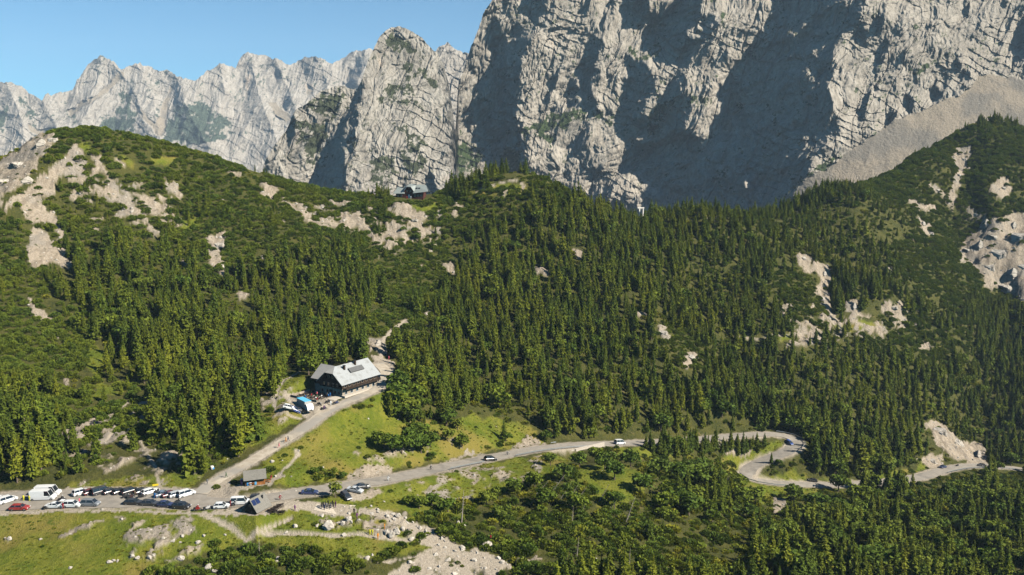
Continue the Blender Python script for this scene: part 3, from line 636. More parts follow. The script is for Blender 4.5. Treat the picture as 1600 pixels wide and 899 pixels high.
def rock_mat(name, a, b, k, veg=(0.0245, 0.035, 0.0126), warm=(0.35, 0.252, 0.168)):
    t = NT(name); P = t.pos(); q = t.mapping(P, (1, 1, .35), (0, .35, 0))
    big = t.noise(P, .012 / k, 4, .6); stk = t.noise(q, .06 / k, 5, .65, .6); fin = t.noise(P, .22 / k, 5, .7)
    c = t.mix(t.ramp(stk, .3, .7), a, b); c = t.mix(t.ramp(fin, .35, .75), c, t.mix(.45, c, (0.084, 0.0735, 0.0595)))
    c = t.mix(t.math('MULTIPLY', t.ramp(big, .55, .72), .5), c, t.mix(.5, c, (0.119, 0.108, 0.0875)))
    c = t.mix(t.math('MULTIPLY', t.ramp(t.noise(q, .03 / k, 3), .66, .78), .55), c, warm)
    # grass on the flatter ledges
    nrm = t.n('NewGeometry').outputs['Normal']; sx = t.n('SeparateXYZ'); t.l(nrm, sx.inputs[0])
    led = t.math('MULTIPLY', t.ramp(sx.outputs[2], .72, .9), t.ramp(t.noise(P, .05 / k, 3), .5, .62))
    c = t.mix(t.math('MULTIPLY', led, .55), c, (0.084, 0.084, 0.035))
    c = t.mix(t.attr('veg'), c, t.mix(t.ramp(fin, .4, .65), veg, tuple(x * 2.0 for x in veg)))
    sc = t.mix(t.ramp(fin, .3, .7), (.175, .146, .108), (.25, .212, .158)); sc = t.mix(t.ramp(t.noise(t.mapping(P, (1, .3, .3), (0, .6, 0)), .035, 5, .65), .42, .6), sc, (.24, .20, .148)); sc = t.mix(t.ramp(t.noise(P, .012, 4), .48, .62), sc, (.155, .138, .112))
    sc = t.mix(t.ramp(t.noise(P, .45, 2, .6), .66, .71), sc, (.30, .28, .24)); sc = t.mix(t.ramp(t.noise(P, .3, 3, .7), .66, .72), sc, (.05, .05, .04))
    c = t.mix(t.attr('scree'), c, sc)
    t.bump(t.math('ADD', fin, t.math('MULTIPLY', t.noise(P, .7 / k, 3, .7), .5)), .7, 3.0 * k)
    return t.done(c, .95, .1)
wall_rock = rock_mat('wall_limestone', (0.25, 0.22, 0.178), (0.37, 0.333, 0.277), 1.0)
tower_rock = rock_mat('tower_limestone', (0.252, 0.227, 0.189), (0.35, 0.322, 0.273), 1.4, veg=(0.0315, 0.0364, 0.0196))
far_rock = rock_mat('far_limestone', (0.266, 0.238, 0.199), (0.364, 0.332, 0.283), 2.4, veg=(0.035, 0.0455, 0.0315))
SH_WALL = [
 [(833,-40),(828,27),(829,46),(810,44),(799,56),(783,57),(771,51),(765,65),(763,83),(761,94),(765,130),(772,144),(771,162),(755,173),(741,180),(741,200),(743,217),(756,224),(757,249),(760,267),(783,290),(803,285),(826,251),(826,229),(828,215),(840,208),(860,200),(880,190),(900,176),(905,163),(880,168),(857,170),(821,204),(817,204),(812,179),(810,150),(812,135),(815,117),(818,85),(829,67),(855,40),(856,-40)],
 [(925,61),(943,20),(950,22),(938,45),(932,58),(945,65),(934,85),(932,99),(932,121),(920,135),(934,157),(938,175),(911,175),(908,144),(907,126),(902,112),(905,99),(916,79)],
 [(898,117),(889,121),(881,171),(902,173),(904,146),(900,130)],[(875,112),(862,125),(858,135),(868,138),(872,125)],[(855,140),(850,160),(862,158),(858,148)],
 [(974,83),(980,119),(972,144),(959,175),(968,193),(966,203),(981,200),(995,178),(1024,144),(1024,108),(999,99),(986,90)],
 [(1000,55),(1016,31),(1039,25),(1059,4),(1061,-30),(1095,-30),(1099,29),(1122,25),(1131,34),(1104,52),(1086,50),(1079,65),(1059,81),(1036,79),(1018,83),(1008,63)],
 [(985,-30),(1010,-30),(1015,20),(1000,30),(990,15)],[(1052,112),(1086,88),(1104,56),(1095,67),(1072,74),(1055,95)],[(1034,140),(1068,110),(1081,135),(1061,155),(1045,151),(1039,155)],
 [(1185,-40),(1203,22),(1180,50),(1147,83),(1122,117),(1104,144),(1112,155),(1115,176),(1111,201),(1091,216),(1070,205),(1080,178),(1084,163),(1061,163),(1041,174),(1028,199),(1014,201),(1005,228),(989,214),(975,230),(940,262),(915,285),(908,300),(905,340),(1230,340),(1268,266),(1268,241),(1293,230),(1311,208),(1306,180),(1295,135),(1304,108),(1306,81),(1320,52),(1345,30),(1362,-40)],
 [(876,235),(895,215),(915,203),(910,215),(905,235),(890,237)],[(704,135),(716,115),(722,113),(720,135),(713,158),(709,180)],[(775,25),(768,45),(776,47),(782,32)],[(742,105),(738,118),(748,116)],[(730,190),(727,205),(738,200),(738,188)],
 [(1364,25),(1368,52),(1375,52),(1384,36),(1380,18)],[(1341,45),(1353,47),(1355,70),(1344,70)],[(1398,34),(1415,14),(1420,7),(1393,54),(1384,79),(1375,106),(1375,140),(1366,144),(1366,108),(1373,85),(1386,61)],
 [(1411,149),(1420,146),(1432,165),(1432,176),(1418,172)],[(1410,86),(1416,85),(1420,105),(1412,100)],[(1490,94),(1503,85),(1508,112),(1494,117)],[(1620,10),(1600,20),(1586,56),(1584,90),(1579,110),(1600,94),(1620,90)],
 [(1450,138),(1462,130),(1470,150),(1455,158)],[(1390,170),(1400,178),(1392,195),(1384,190)],[(1340,165),(1352,160),(1348,178),(1338,182)],[(1355,155),(1360,150),(1352,185),(1346,188)],[(1560,0),(1575,0),(1572,18),(1562,20)],[(1508,8),(1516,2),(1512,30),(1506,24)],[(1660,-20),(1700,-20),(1690,110),(1655,110)]]
LIT_WALL = [[(955,305),(968,282),(988,270),(990,292),(1003,300),(1020,292),(1018,302),(995,320),(950,322)],[(1257,27),(1264,33),(1252,46),(1249,44)],[(1250,50),(1253,53),(1238,66),(1236,62)],[(1265,112),(1272,106),(1277,112),(1276,120),(1271,131),(1268,120)],[(1225,203),(1229,190),(1232,190),(1228,204)],[(1140,277),(1153,267),(1150,275),(1145,282)],[(1163,276),(1170,272),(1168,290),(1162,300)],[(1268,240),(1275,242),(1274,262),(1269,258)]]
SCREE = [[(1240,300),(1262,278),(1285,268),(1300,258),(1330,235),(1360,215),(1395,190),(1430,178),(1470,160),(1500,148),(1520,135),(1530,122),(1540,116),(1575,120),(1600,126),(1660,140),(1760,150),(1760,345),(1240,345)]]
VEG_WALL = [[(805,205),(830,195),(870,175),(905,168),(960,180),(967,192),(950,190),(920,185),(890,195),(850,212),(840,215),(855,205),(880,200),(862,230),(842,218)],[(1015,175),(1045,152),(1060,160),(1050,170),(1030,200),(1010,215)],[(1078,150),(1095,148),(1112,165),(1110,176),(1090,165),(1068,168)],[(975,70),(990,75),(998,95),(988,92)],[(995,90),(1025,85),(1040,88),(1000,100)],[(1022,130),(1034,122),(1038,128),(1028,140)],[(1122,48),(1140,58),(1136,62)],[(700,235),(725,222),(745,230),(755,225),(752,250),(730,270),(712,300),(700,300)],[(785,240),(815,215),(815,270),(800,300),(780,300)],[(750,160),(768,152),(770,165)],[(1240,290),(1290,250),(1310,245),(1300,258),(1262,278)],[(1340,172),(1380,150),(1400,140),(1395,150)],[(1540,116),(1575,118),(1600,126),(1560,126)],[(1420,112),(1500,75),(1500,80),(1430,118)]]
relief('rock_wall', [(640,318),(690,312),(704,280),(709,235),(713,180),(716,130),(722,118),(735,75),(745,50),(757,18),(768,0),(785,-40),(820,-90),(900,-150),(980,-120),(1010,-110),(1100,-170),(1250,-230),(1500,-320),(1750,-400),(1800,-400)], 345, 1250, .42, .3, SH_WALL, LIT_WALL, wall_rock, 1, 1000, 330, .8, -1.4, VEG_WALL, SCREE, tilt=(-.1, 0), back=700)
SH_TOWER = [[(562,116),(572,140),(560,168),(557,215),(553,235),(545,262),(540,315),(478,315),(478,285),(505,240),(520,195),(545,165),(556,140)],[(455,185),(462,178),(462,215),(450,240)],[(420,240),(412,275),(406,290),(420,262)],[(432,262),(440,255),(440,280),(434,290)],[(668,270),(672,262),(682,285),(678,320),(668,320)]]
LIT_TOWER = [[(538,232),(545,228),(548,255),(540,262)]]
VEG_TOWER = [[(597,62),(620,55),(640,70),(660,92),(655,95),(635,75),(612,78),(600,70)],[(615,75),(628,78),(628,90),(618,85)],[(622,100),(640,95),(645,125),(635,130),(625,115)],[(640,90),(665,110),(685,135),(690,145),(680,148),(665,125),(645,105)],[(590,135),(612,132),(640,130),(650,145),(620,148),(595,148)],[(572,150),(595,148),(640,155),(675,172),(660,172),(630,162),(590,158)],[(480,160),(530,136),(545,150),(515,195),(490,175)],[(455,190),(510,195),(500,235),(470,225)],[(478,225),(500,215),(498,260),(478,250)],[(635,215),(660,218),(655,240),(640,235)],[(600,190),(640,195),(670,232),(650,225)],[(580,250),(610,238),(620,270),(600,300),(580,280)],[(620,230),(665,250),(650,275),(630,260)],[(540,220),(560,215),(555,235)]]
relief('rock_tower', [(380,330),(396,300),(405,280),(415,250),(430,225),(440,213),(447,206),(455,186),(462,172),(480,162),(500,143),(530,134),(545,138),(558,140),(566,122),(575,95),(585,73),(595,57),(605,47),(622,40),(640,46),(660,60),(683,84),(692,98),(701,130),(707,170),(711,210),(714,280),(730,330)], 340, 1230, .5, .3, SH_TOWER, LIT_TOWER, tower_rock, 2, 420, 330, .62, -1.5, VEG_TOWER, back=500, jag=1.4, retf=.08)
SH_SPIRE = [[(670,96),(684,74),(690,72),(688,90),(676,110)]]
relief('rock_spire', [(640,200),(660,120),(672,95),(684,74),(690,70),(698,67),(706,73),(716,78),(732,83),(745,110),(760,200)], 330, 2600, .5, .35, SH_SPIRE, [], far_rock, 3, 130, 200, .8, -1.0, back=500, jag=2)
SH_FAR = [[(445,175),(455,140),(452,100),(446,100),(446,140),(440,165)],[(432,110),(440,110),(440,125),(430,120)],[(530,135),(545,110),(555,95),(580,82),(575,110),(560,120),(548,140)],[(468,108),(482,104),(478,112)],[(340,130),(350,125),(345,150)]]
SCREE_FAR = [[(105,172),(150,150),(190,112),(196,116),(165,148),(135,165),(110,185)],[(240,205),(252,170),(266,132),(271,133),(262,170),(255,215)],[(270,132),(285,150),(300,165),(310,168),(295,160),(275,140)],[(418,155),(430,160),(455,185),(450,195),(432,180)],[(40,190),(60,205),(85,200),(80,215),(50,210)],[(200,150),(225,175),(248,200),(245,206),(220,182)],[(480,125),(490,145),(478,150)]]
VEG_FAR = [[(155,190),(180,170),(200,162),(215,180),(205,200),(180,212),(150,215)],[(262,195),(275,170),(295,165),(330,175),(360,190),(355,215),(330,225),(290,225),(265,225),(250,228)],[(175,140),(200,142),(210,165),(190,160)],[(268,132),(285,145),(305,158),(315,160),(290,150)],[(0,160),(15,155),(10,200),(0,210)],[(300,160),(330,165),(345,180),(310,178)],[(95,150),(110,180),(130,190),(105,185)],[(25,150),(45,165),(60,180),(40,178)]]
relief('far_range', [(-260,170),(-150,160),(-60,140),(0,130),(10,128),(30,133),(45,145),(65,156),(75,148),(95,145),(112,143),(120,125),(135,105),(157,88),(175,97),(190,107),(195,108),(210,98),(225,100),(240,107),(260,110),(275,118),(290,122),(305,126),(320,115),(335,105),(345,98),(358,103),(368,105),(380,85),(388,82),(410,85),(430,93),(450,100),(462,97),(475,90),(495,88),(510,95),(520,100),(530,92),(550,83),(565,80),(580,76),(600,85),(650,110),(720,140),(780,160)], 330, 3500, .85, .25, SH_FAR, [], far_rock, 4, 860, 240, .52, -1.0, VEG_FAR, SCREE_FAR, back=900, jag=2.4, rib=1.5, vk=1.05, fine=.65, ah=50, aw=32, aretes=[[(157,88),(150,140),(118,215)],[(175,97),(215,150),(225,190)],[(212,98),(240,150),(252,240)],[(275,118),(290,165),(325,230)],[(345,98),(352,150),(330,200)],[(388,82),(405,150),(440,240)],[(430,93),(455,150),(470,190)],[(500,88),(515,150)],[(570,78),(560,130)],[(10,128),(35,190),(40,230)],[(65,156),(90,200)],[(310,122),(300,160),(275,230)]], tilt=(.2, 0))
# ================================================================== trees, dwarf pine, bushes
def foliage(name, dark, light, hue=.0):
    t = NT(name); P = t.pos(); oi = t.n('ObjectInfo'); r = oi.outputs['Random']
    n = t.noise(P, 1.1, 2, .6); far_ = t.noise(P, .03, 3)
    c = t.mix(t.ramp(n, .3, .7), dark, light)
    c = t.mix(t.ramp(r, .15, 1.0), c, t.mix(.75, c, tuple(min(1, a * b) for a, b in zip(light, (1.45, 1.2, .9)))))
    c = t.mix(t.ramp(far_, .48, .68), c, t.mix(.5, c, tuple(a * b for a, b in zip(light, (1.5, 1.15, .8)))))
    t.done(c, .75, .12)
    t.b.inputs['Sheen Weight'].default_value = 0
    # needles let a little light through
    tr = t.n('BsdfTranslucent'); t.l(c, tr.inputs[0]); ms = t.n('MixShader'); ms.inputs[0].default_value = .22
    t.l(t.b.outputs[0], ms.inputs[1]); t.l(tr.outputs[0], ms.inputs[2]); t.l(ms.outputs[0], t.out.inputs[0])
    return t.m
spruce_m = foliage('spruce_needles', (.047, .074, .009), (.100, .140, .016))
larch_m = foliage('larch_needles', (.074, .110, .011), (.132, .172, .018))
pine_m = foliage('dwarf_pine_needles', (0.0463, 0.0769, 0.0106), (0.104, 0.149, 0.017))
leaf_m = foliage('broad_leaves', (.043, .075, .009), (.098, .146, .016))
brush_m = foliage('meadow_brush', (0.0731, 0.105, 0.0106), (0.17, 0.193, 0.0212))
bark = paint('grey_bark', (.13, .10, .075), .9, .1, var=.35)
dead_bark = paint('bleached_wood', (.30, .26, .21), .9, .1, var=.25)
def quads_mesh(name, C, A, B, mat):
    """one quad per row: centre, half axes"""
    V = np.stack([C - A - B, C + A - B, C + A * .55 + B, C - A * .55 + B], 1).reshape(-1, 3)
    return np_mesh(name, V, np.arange(len(V)).reshape(-1, 4), [mat], False)
def unit(v): return v / np.maximum(np.linalg.norm(v, axis=-1, keepdims=True), 1e-6)
def conifer_crown(seed, R0, whorls, mat, droop=.32, loose=0.0, base=.08, expo=.85, tuft=1.0):
    """unit-height conifer: whorls of drooping boughs, each a fan of needle sprays"""
    g = np.random.default_rng(seed); C, A, B = [], [], []
    for w in range(whorls):
        f = (w + g.random() * .7) / whorls
        h = base + (1 - base) * f ** .92
        r = R0 * (1 - h) ** expo * (1 + .25 * g.standard_normal() * (.4 + loose)) + .008
        if f < .15: r *= .7 + f * 2
        nb = max(5, int(round(12 * (r / R0) + 3)))
        a0 = g.random() * 6.28
        for b in range(nb):
            a = a0 + b * 6.28 / nb + g.normal() * .28
            if g.random() < loose * .5: continue
            rr = r * (.75 + .5 * g.random()); d = np.array([math.cos(a), math.sin(a), 0]); s = np.array([-d[1], d[0], 0])
            hh = h + g.normal() * .012; dr = droop * (.6 + .8 * g.random())
            m = 4 if rr > .10 else 3 if rr > .05 else 2
            for k in range(m):
                q = (k + .55) / m
                c = d * rr * q + np.array([0, 0, hh - dr * rr * q * q + .02])
                wd = rr * (.30 - .14 * q) * tuft + .005; ln = rr / m * .66 + .004
                ax = unit(s + .35 * g.standard_normal(3)); bx = unit(d + np.array([0, 0, -dr * 1.1 * q]) + .3 * g.standard_normal(3))
                C.append(c + g.normal(size=3) * .006); A.append(ax * wd); B.append(bx * ln)
                if g.random() < .75:   # hanging spray
                    C.append(c + np.array([0, 0, -.012]) + s * g.normal() * wd * .8); A.append(unit(s * g.normal() + d * g.normal()) * wd * .65); B.append(np.array([g.normal() * .2, g.normal() * .2, -1]) * (.016 + .1 * rr))
    for k in range(5):
        C.append(np.array([0, 0, .975 + .008 * k])); a = g.random() * 6.28; A.append(np.array([math.cos(a), math.sin(a), 0]) * (.010 - .0015 * k)); B.append(np.array([0, 0, .016]))
    return quads_mesh('crown', np.array(C), np.array(A), np.array(B), mat)
def leafy_crown(seed, mat, n=520, lobes=9, squash=.8, size=.055):
    """unit-height broadleaf crown: leaf clumps over uneven lobes"""
    g = np.random.default_rng(seed); C, A, B = [], [], []
    cs = [(np.array([g.normal() * .17, g.normal() * .17, .48 + .26 * g.random() + .12 * (i == 0)]), .17 + .13 * g.random()) for i in range(lobes)]
    for i in range(n):
        c, r = cs[g.integers(lobes)]; d = unit(g.standard_normal(3)); p = c + d * r * (.65 + .45 * g.random()) * np.array([1, 1, squash]); p[2] = max(p[2], .1)
        nrm = unit(d + .7 * g.standard_normal(3)); a = unit(np.cross(nrm, g.standard_normal(3))); b = np.cross(nrm, a); s = size * (.5 + .8 * g.random())
        C.append(p); A.append(a * s); B.append(b * s)
    return quads_mesh('crown', np.array(C), np.array(A), np.array(B), mat)
def mat_bush(seed, mat, n=300, size=.11):
    """dwarf pine or brush: a low wide cushion of upright tufts, radius 1, height about .7"""
    g = np.random.default_rng(seed); C, A, B = [], [], []
    amp = [1 + .25 * g.standard_normal() for _ in range(9)]
    for i in range(n):
        a = g.random() * 6.28; q = math.sqrt(g.random()); rim = .75 + .22 * amp[int(a / 6.29 * 9)]
        r = q * rim; z = .68 * (1 - q ** 2.2) * (.75 + .4 * g.random()) + .04
        lean = np.array([math.cos(a), math.sin(a), 0]) * (.3 + .8 * q)
        up = unit(np.array([0, 0, 1.0]) + lean + .35 * g.standard_normal(3)); s = unit(np.cross(up, g.standard_normal(3)))
        C.append(np.array([math.cos(a) * r, math.sin(a) * r, z])); A.append(s * size * (.5 + .6 * g.random())); B.append(up * size * (.9 + .9 * g.random()))
    return quads_mesh('shrub', np.array(C), np.array(A), np.array(B), mat)
def trunk_mesh(h=.9, r=.016, m=None, seed=0, limbs=True):
    g = random.Random(seed); b = MB()
    b.tube([(0, 0, -.05), (0, 0, .02), (.004, .002, h * .4), (0, .003, h * .8), (0, 0, h)], [r * 1.5, r * 1.1, r * .75, r * .35, r * .1], 6)
    if limbs:
        for k in range(6):
            z = .25 + .1 * k; a = g.random() * 6.28; L = .1 * (1 - z) + .03
            b.tube([(0, 0, z), (math.cos(a) * L, math.sin(a) * L, z - .02)], [r * .3, r * .08], 4, cap=False)
    return b.mesh('trunk', m or bark)
CROWNS = [conifer_crown(1, .175, 21, spruce_m), conifer_crown(2, .15, 22, spruce_m, .4), conifer_crown(3, .205, 19, spruce_m, .25, .2),
          conifer_crown(4, .20, 18, larch_m, .12, .35, .12, .8), conifer_crown(5, .165, 20, larch_m, .15, .3, .1, .85), conifer_crown(6, .25, 17, spruce_m, .3, .3, .05)]
TRUNK = trunk_mesh(); LTRUNK = trunk_mesh(.6, .03)
LEAFY = [leafy_crown(11, leaf_m), leafy_crown(12, leaf_m, 460, 7, .95), leafy_crown(13, foliage('pale_leaves', (.055, .092, .012), (.115, .155, .020)), 420, 8)]
BUSH = [mat_bush(21, pine_m), mat_bush(22, pine_m, 260, .12), mat_bush(23, pine_m, 340, .10), mat_bush(24, brush_m, 160, .13), mat_bush(25, leaf_m, 220, .14)]
# what the photograph shows free of trees standing in front of it
ROADV = [[(470,762),(620,737),(760,707),(880,685),(1010,682),(1010,700),(880,708),(760,728),(620,752),(540,785),(470,780)],[(1200,672),(1240,676),(1258,690),(1252,704),(1215,716),(1195,715),(1225,700),(1225,688),(1205,684)],[(1155,745),(1165,725),(1215,708),(1225,716),(1195,735),(1200,746),(1260,750),(1340,748),(1350,762),(1260,764),(1185,760)],[(1415,752),(1470,728),(1510,722),(1540,722),(1540,734),(1500,738),(1460,756)],[(1560,722),(1605,722),(1605,742),(1560,740)],
 [(470,655),(500,630),(520,560),(590,555),(618,560),(605,600),(540,640),(440,705),(340,765),(300,765)],[(-50,752),(330,752),(440,735),(600,800),(440,830),(-50,830)],[(612,290),(680,290),(680,318),(612,318)],[(990,300),(1012,300),(1012,324),(990,324)],[(440,600),(480,575),(520,556),(592,553),(592,605),(530,645),(440,650)],[(380,724),(430,724),(430,808),(380,808)]]
M_PROT = raster(ROADV); M_PROT = np.maximum(M_PROT, M_ROCK * .9); M_PROT2 = np.maximum(M_PROT, M_GRASS * .55)
def ground_ok(x, y): return grid_at(ROADD, x, y)
def scatter(cell, jit=.9, y0=150, y1=830, seed=0):
    g = np.random.default_rng(seed); n = int((y1 - y0) / cell); out = []
    xs = np.arange(-560, 760, cell); ys = np.arange(y0, y1, cell)
    X, Y = np.meshgrid(xs, ys); X = X + (g.random(X.shape) - .5) * cell * jit * 1.9; Y = Y + (g.random(Y.shape) - .5) * cell * jit * 1.9
    X, Y = X.ravel(), Y.ravel(); k = np.abs(X / Y) < .80
    return X[k], Y[k], g
# ---- forest
X, Y, g = scatter(3.3, seed=5)
Z = grid_at(GZ, X, Y); U, Vv = proj(X, Y, Z)
vis = vis_at(X, Y, 14) > -.002
onr = grid_at(ROADD, X, Y)
wu_, wv_ = warp(U, Vv, 16, 90); wu_, wv_ = warp(wu_, wv_, 10, 30)
clear = fbm(X / 26, Y / 26, 4, 4, .6)
grs, mug = sample(B_GRASS, wu_, wv_), sample(B_MUGO, wu_, wv_)
dens = np.full(X.shape, .92) + .9 * clear
dens = np.where(mug > .5, .17 + .6 * clear, dens)
rm = sample(raster([[(1300,270),(1440,222),(1500,196),(1660,190),(1660,460),(1420,420),(1300,330)]]), U, Vv) > .5
dens = np.where(rm, .62 + .7 * clear, dens)
dens = np.where(grs > .45, .012, dens)
lowm = sample(raster([[(640,720),(900,700),(1160,700),(1170,905),(620,905)]]), U, Vv) > .5
dens = np.where(lowm & (grs < .45), .32 + 1.0 * clear, dens)
dens = np.where(sample(raster([[(640,790),(760,800),(1000,815),(1100,830),(1120,905),(620,905)]]), U, Vv) > .5, np.where(U > 880, .07, .0), dens)
lft = sample(raster([[(-200,440),(90,430),(230,600),(240,700),(120,750),(-200,760)]]), U, Vv) > .5
dens = np.where(lft & (mug < .5), .58 + .8 * clear, dens); dens = np.where(sample(raster([[(-60,640),(100,650),(120,700),(112,748),(-60,748)],[(245,650),(330,640),(345,700),(315,722),(270,715)]]), U, Vv) > .5, .9, dens)
dens = np.where((U < 335) & (Vv < 275) | (U < 60) & (Vv < 330), 0, dens); dens = np.where((U < 700) & (Vv < 330), dens * .6, dens)
ok = vis & (onr > 3.2) & (g.random(X.shape) < dens) & (grid_at(rock, X, Y) < .5) & (grid_at(grav, X, Y) < .5)
H = 8.9 + 3.0 * fbm(X / 50, Y / 50, 6, 3) * 1.5 + g.normal(size=X.shape) * 2.4
H = np.where(mug > .5, H * .55, H); H = np.where((U < 700) & (Vv < 330), H * .8, H); H = np.where(rm, H * .85, H); H = np.where(lowm, H * .85, H); H = H * (1 - .18 * sstep(470, 560, Y)); H = H * np.where(g.random(X.shape) < .22, .55, 1.0)
H = np.where((Y < 245) & (X < -40), H * 1.35, H); H = np.clip(H, 2.6, 16)
ok &= ~((Vv > 790) & (U < 870))
for q in (1.0, .8, .55, .3):
    tu, tv = proj(X, Y, Z + H * q); ok &= sample(M_PROT2 if q > .9 else M_PROT, tu, tv) < .5
X, Y, Z, H = X[ok], Y[ok], Z[ok], H[ok]
_exh = random.Random(4); _ex = [at(1012 + 5 * q + _exh.uniform(-5, 5), 702 + _exh.uniform(-3, 12)) for q in range(36)] + [at(u, v) for u, v in ((1048,703),(1060,708),(1074,712),(1089,704),(1101,710),(1115,706),(1128,711),(1141,705),(1153,712),(1167,706),(1182,703),(1194,700),(1020,706),(1205,724),(1216,728),(1038,716),(1350,765),(1362,768),(1388,764),(1404,768),(1425,766))]
X = np.append(X, [p.x for p in _ex]); Y = np.append(Y, [p.y for p in _ex]); Z = np.append(Z, [p.z for p in _ex]); H = np.append(H, [_exh.uniform(5, 11) for q in range(36)] + [8, 6.5, 9, 7, 9.5, 8, 7, 8.5, 7, 6, 8, 7, 6, 5, 4.5, 8, 7, 9, 8, 9, 8])
kind = g.choice(6, len(X), p=[.26, .20, .18, .14, .12, .10])
lz = fbm(X / 55, Y / 55, 1, 3); kind = np.where((lz > .18) & (g.random(len(X)) < .7), g.choice([3, 4], len(X)), kind); kind = np.where((lz < -.2) & (kind > 2) & (kind < 5), 0, kind)
u_, v_ = proj(X, Y, Z); lowr = sample(raster([[(640,715),(1660,735),(1660,910),(620,910)]]), u_, v_) > .5
mid_ = sample(raster([[(560,560),(900,600),(1500,640),(1660,700),(1660,735),(560,735)]]), u_, v_) > .5
leaf_ = g.random(len(X)) < np.where(lowr, .42, np.where(mid_, .14, .04)); kind = np.where(leaf_, g.choice([6, 7, 8], len(X), p=[.5, .3, .2]), kind); H = np.where(leaf_, np.clip(H * .72, 2.5, 8.5), H)
rot = g.random(len(X)) * 6.28; wid = .8 + .5 * g.random(len(X)) ** 1.5
print('conifers', len(X))
u_, v_ = proj(X, Y, Z + H * .5)
px = H / Y * FPX
inside = (u_ > 8) & (u_ < 1592) & (v_ < 893) & (v_ > 0) & (vis_at(X, Y, 0.6 * 10) > 0)
order = np.argsort(-np.where(inside & (kind < 6), px, 0)); order2 = np.argsort(-np.where(inside & (kind >= 6), px, 0)); n2_ = int(min(240, (inside & (kind >= 6)).sum())); top = np.concatenate([order[:300], order2[:n2_]]); rest = np.setdiff1d(np.arange(len(X)), top)
ZONES = [ # polygon in the photograph -> where the tree stands
 ([(-50,440),(230,440),(230,640),(-50,640)], 'on the open slope left of the lodge'), ([(-50,640),(240,640),(240,770),(-50,770)], 'on the bank behind the parked vans'),
 ([(230,440),(400,440),(400,770),(240,770)], 'in the stand above the parked cars'), ([(400,400),(600,400),(600,600),(400,600)], 'in the wood behind the lodge'), ([(400,600),(600,600),(600,740),(400,740)], 'beside the track below the lodge'),
 ([(560,400),(800,400),(800,600),(560,600)], 'on the slope right of the lodge'), ([(560,600),(860,600),(860,760),(560,760)], 'above the road past the meadow'),
 ([(800,400),(1100,400),(1100,700),(800,700)], 'in the wood above the viaduct'), ([(1100,400),(1440,400),(1440,745),(1100,745)], 'in the wood above the hairpin bends'), ([(1440,380),(1650,380),(1650,740),(1440,740)], 'in the gully wood at the right edge'),
 ([(560,690),(1160,690),(1160,910),(560,910)], 'on the brush below the viaduct'), ([(1100,690),(1360,690),(1360,910),(1100,910)], 'below the hairpin bends'), ([(1340,720),(1660,720),(1660,910),(1340,910)], 'in the bottom right corner stand')]
zr = [raster([p]) for p, _ in ZONES]
KN = ['dark slender spruce', 'narrow drooping spruce', 'broad dark spruce', 'light green larch', 'slim pale green larch', 'wide ragged spruce', 'dark round broadleaf tree', 'mid green broadleaf tree', 'yellowish green broadleaf tree']
protos = {}
SPR = []
for i in top:
    k = int(kind[i]); bu, bv = proj(X[i], Y[i], Z[i]); zi = next((q for q in range(len(ZONES)) if sample(zr[q], bu, bv) > .5), None)
    pl = np.array(ZONES[zi][0]) if zi is not None else np.array([(0, 0), (1600, 899)])
    lo, hi = pl.min(0), pl.max(0); fx, fy = (bu - lo[0]) / (hi[0] - lo[0]), (bv - lo[1]) / (hi[1] - lo[1])
    side = ('left' if fx < .33 else 'middle' if fx < .67 else 'right'); hgt = ('upper ' if fy < .4 else '' if fy < .7 else 'lower ')
    size = 'tall' if H[i] > (12.5 if k < 6 else 7) else 'small' if H[i] < (9 if k < 6 else 5) else 'mid-height'
    lab = f"{size} {KN[k]} {ZONES[zi][1] if zi is not None else 'on the mountain slope'}, {hgt}{side}"
    o = empty('broadleaf_tree' if k > 5 else 'larch_tree' if k in (3, 4) else 'spruce_tree', (X[i], Y[i], Z[i] - .1), rot[i]); o.scale = (H[i] * wid[i], H[i] * wid[i], H[i])
    tag(o, lab, 'tree', 'broadleaf trees on the slopes' if k > 5 else 'larches on the slopes' if k in (3, 4) else 'spruces on the slopes')
    c = link(bpy.data.objects.new('crown', CROWNS[k] if k < 6 else LEAFY[k - 6]), o); link(bpy.data.objects.new('trunk', TRUNK if k < 6 else LTRUNK), o)
    protos.setdefault(k, c)
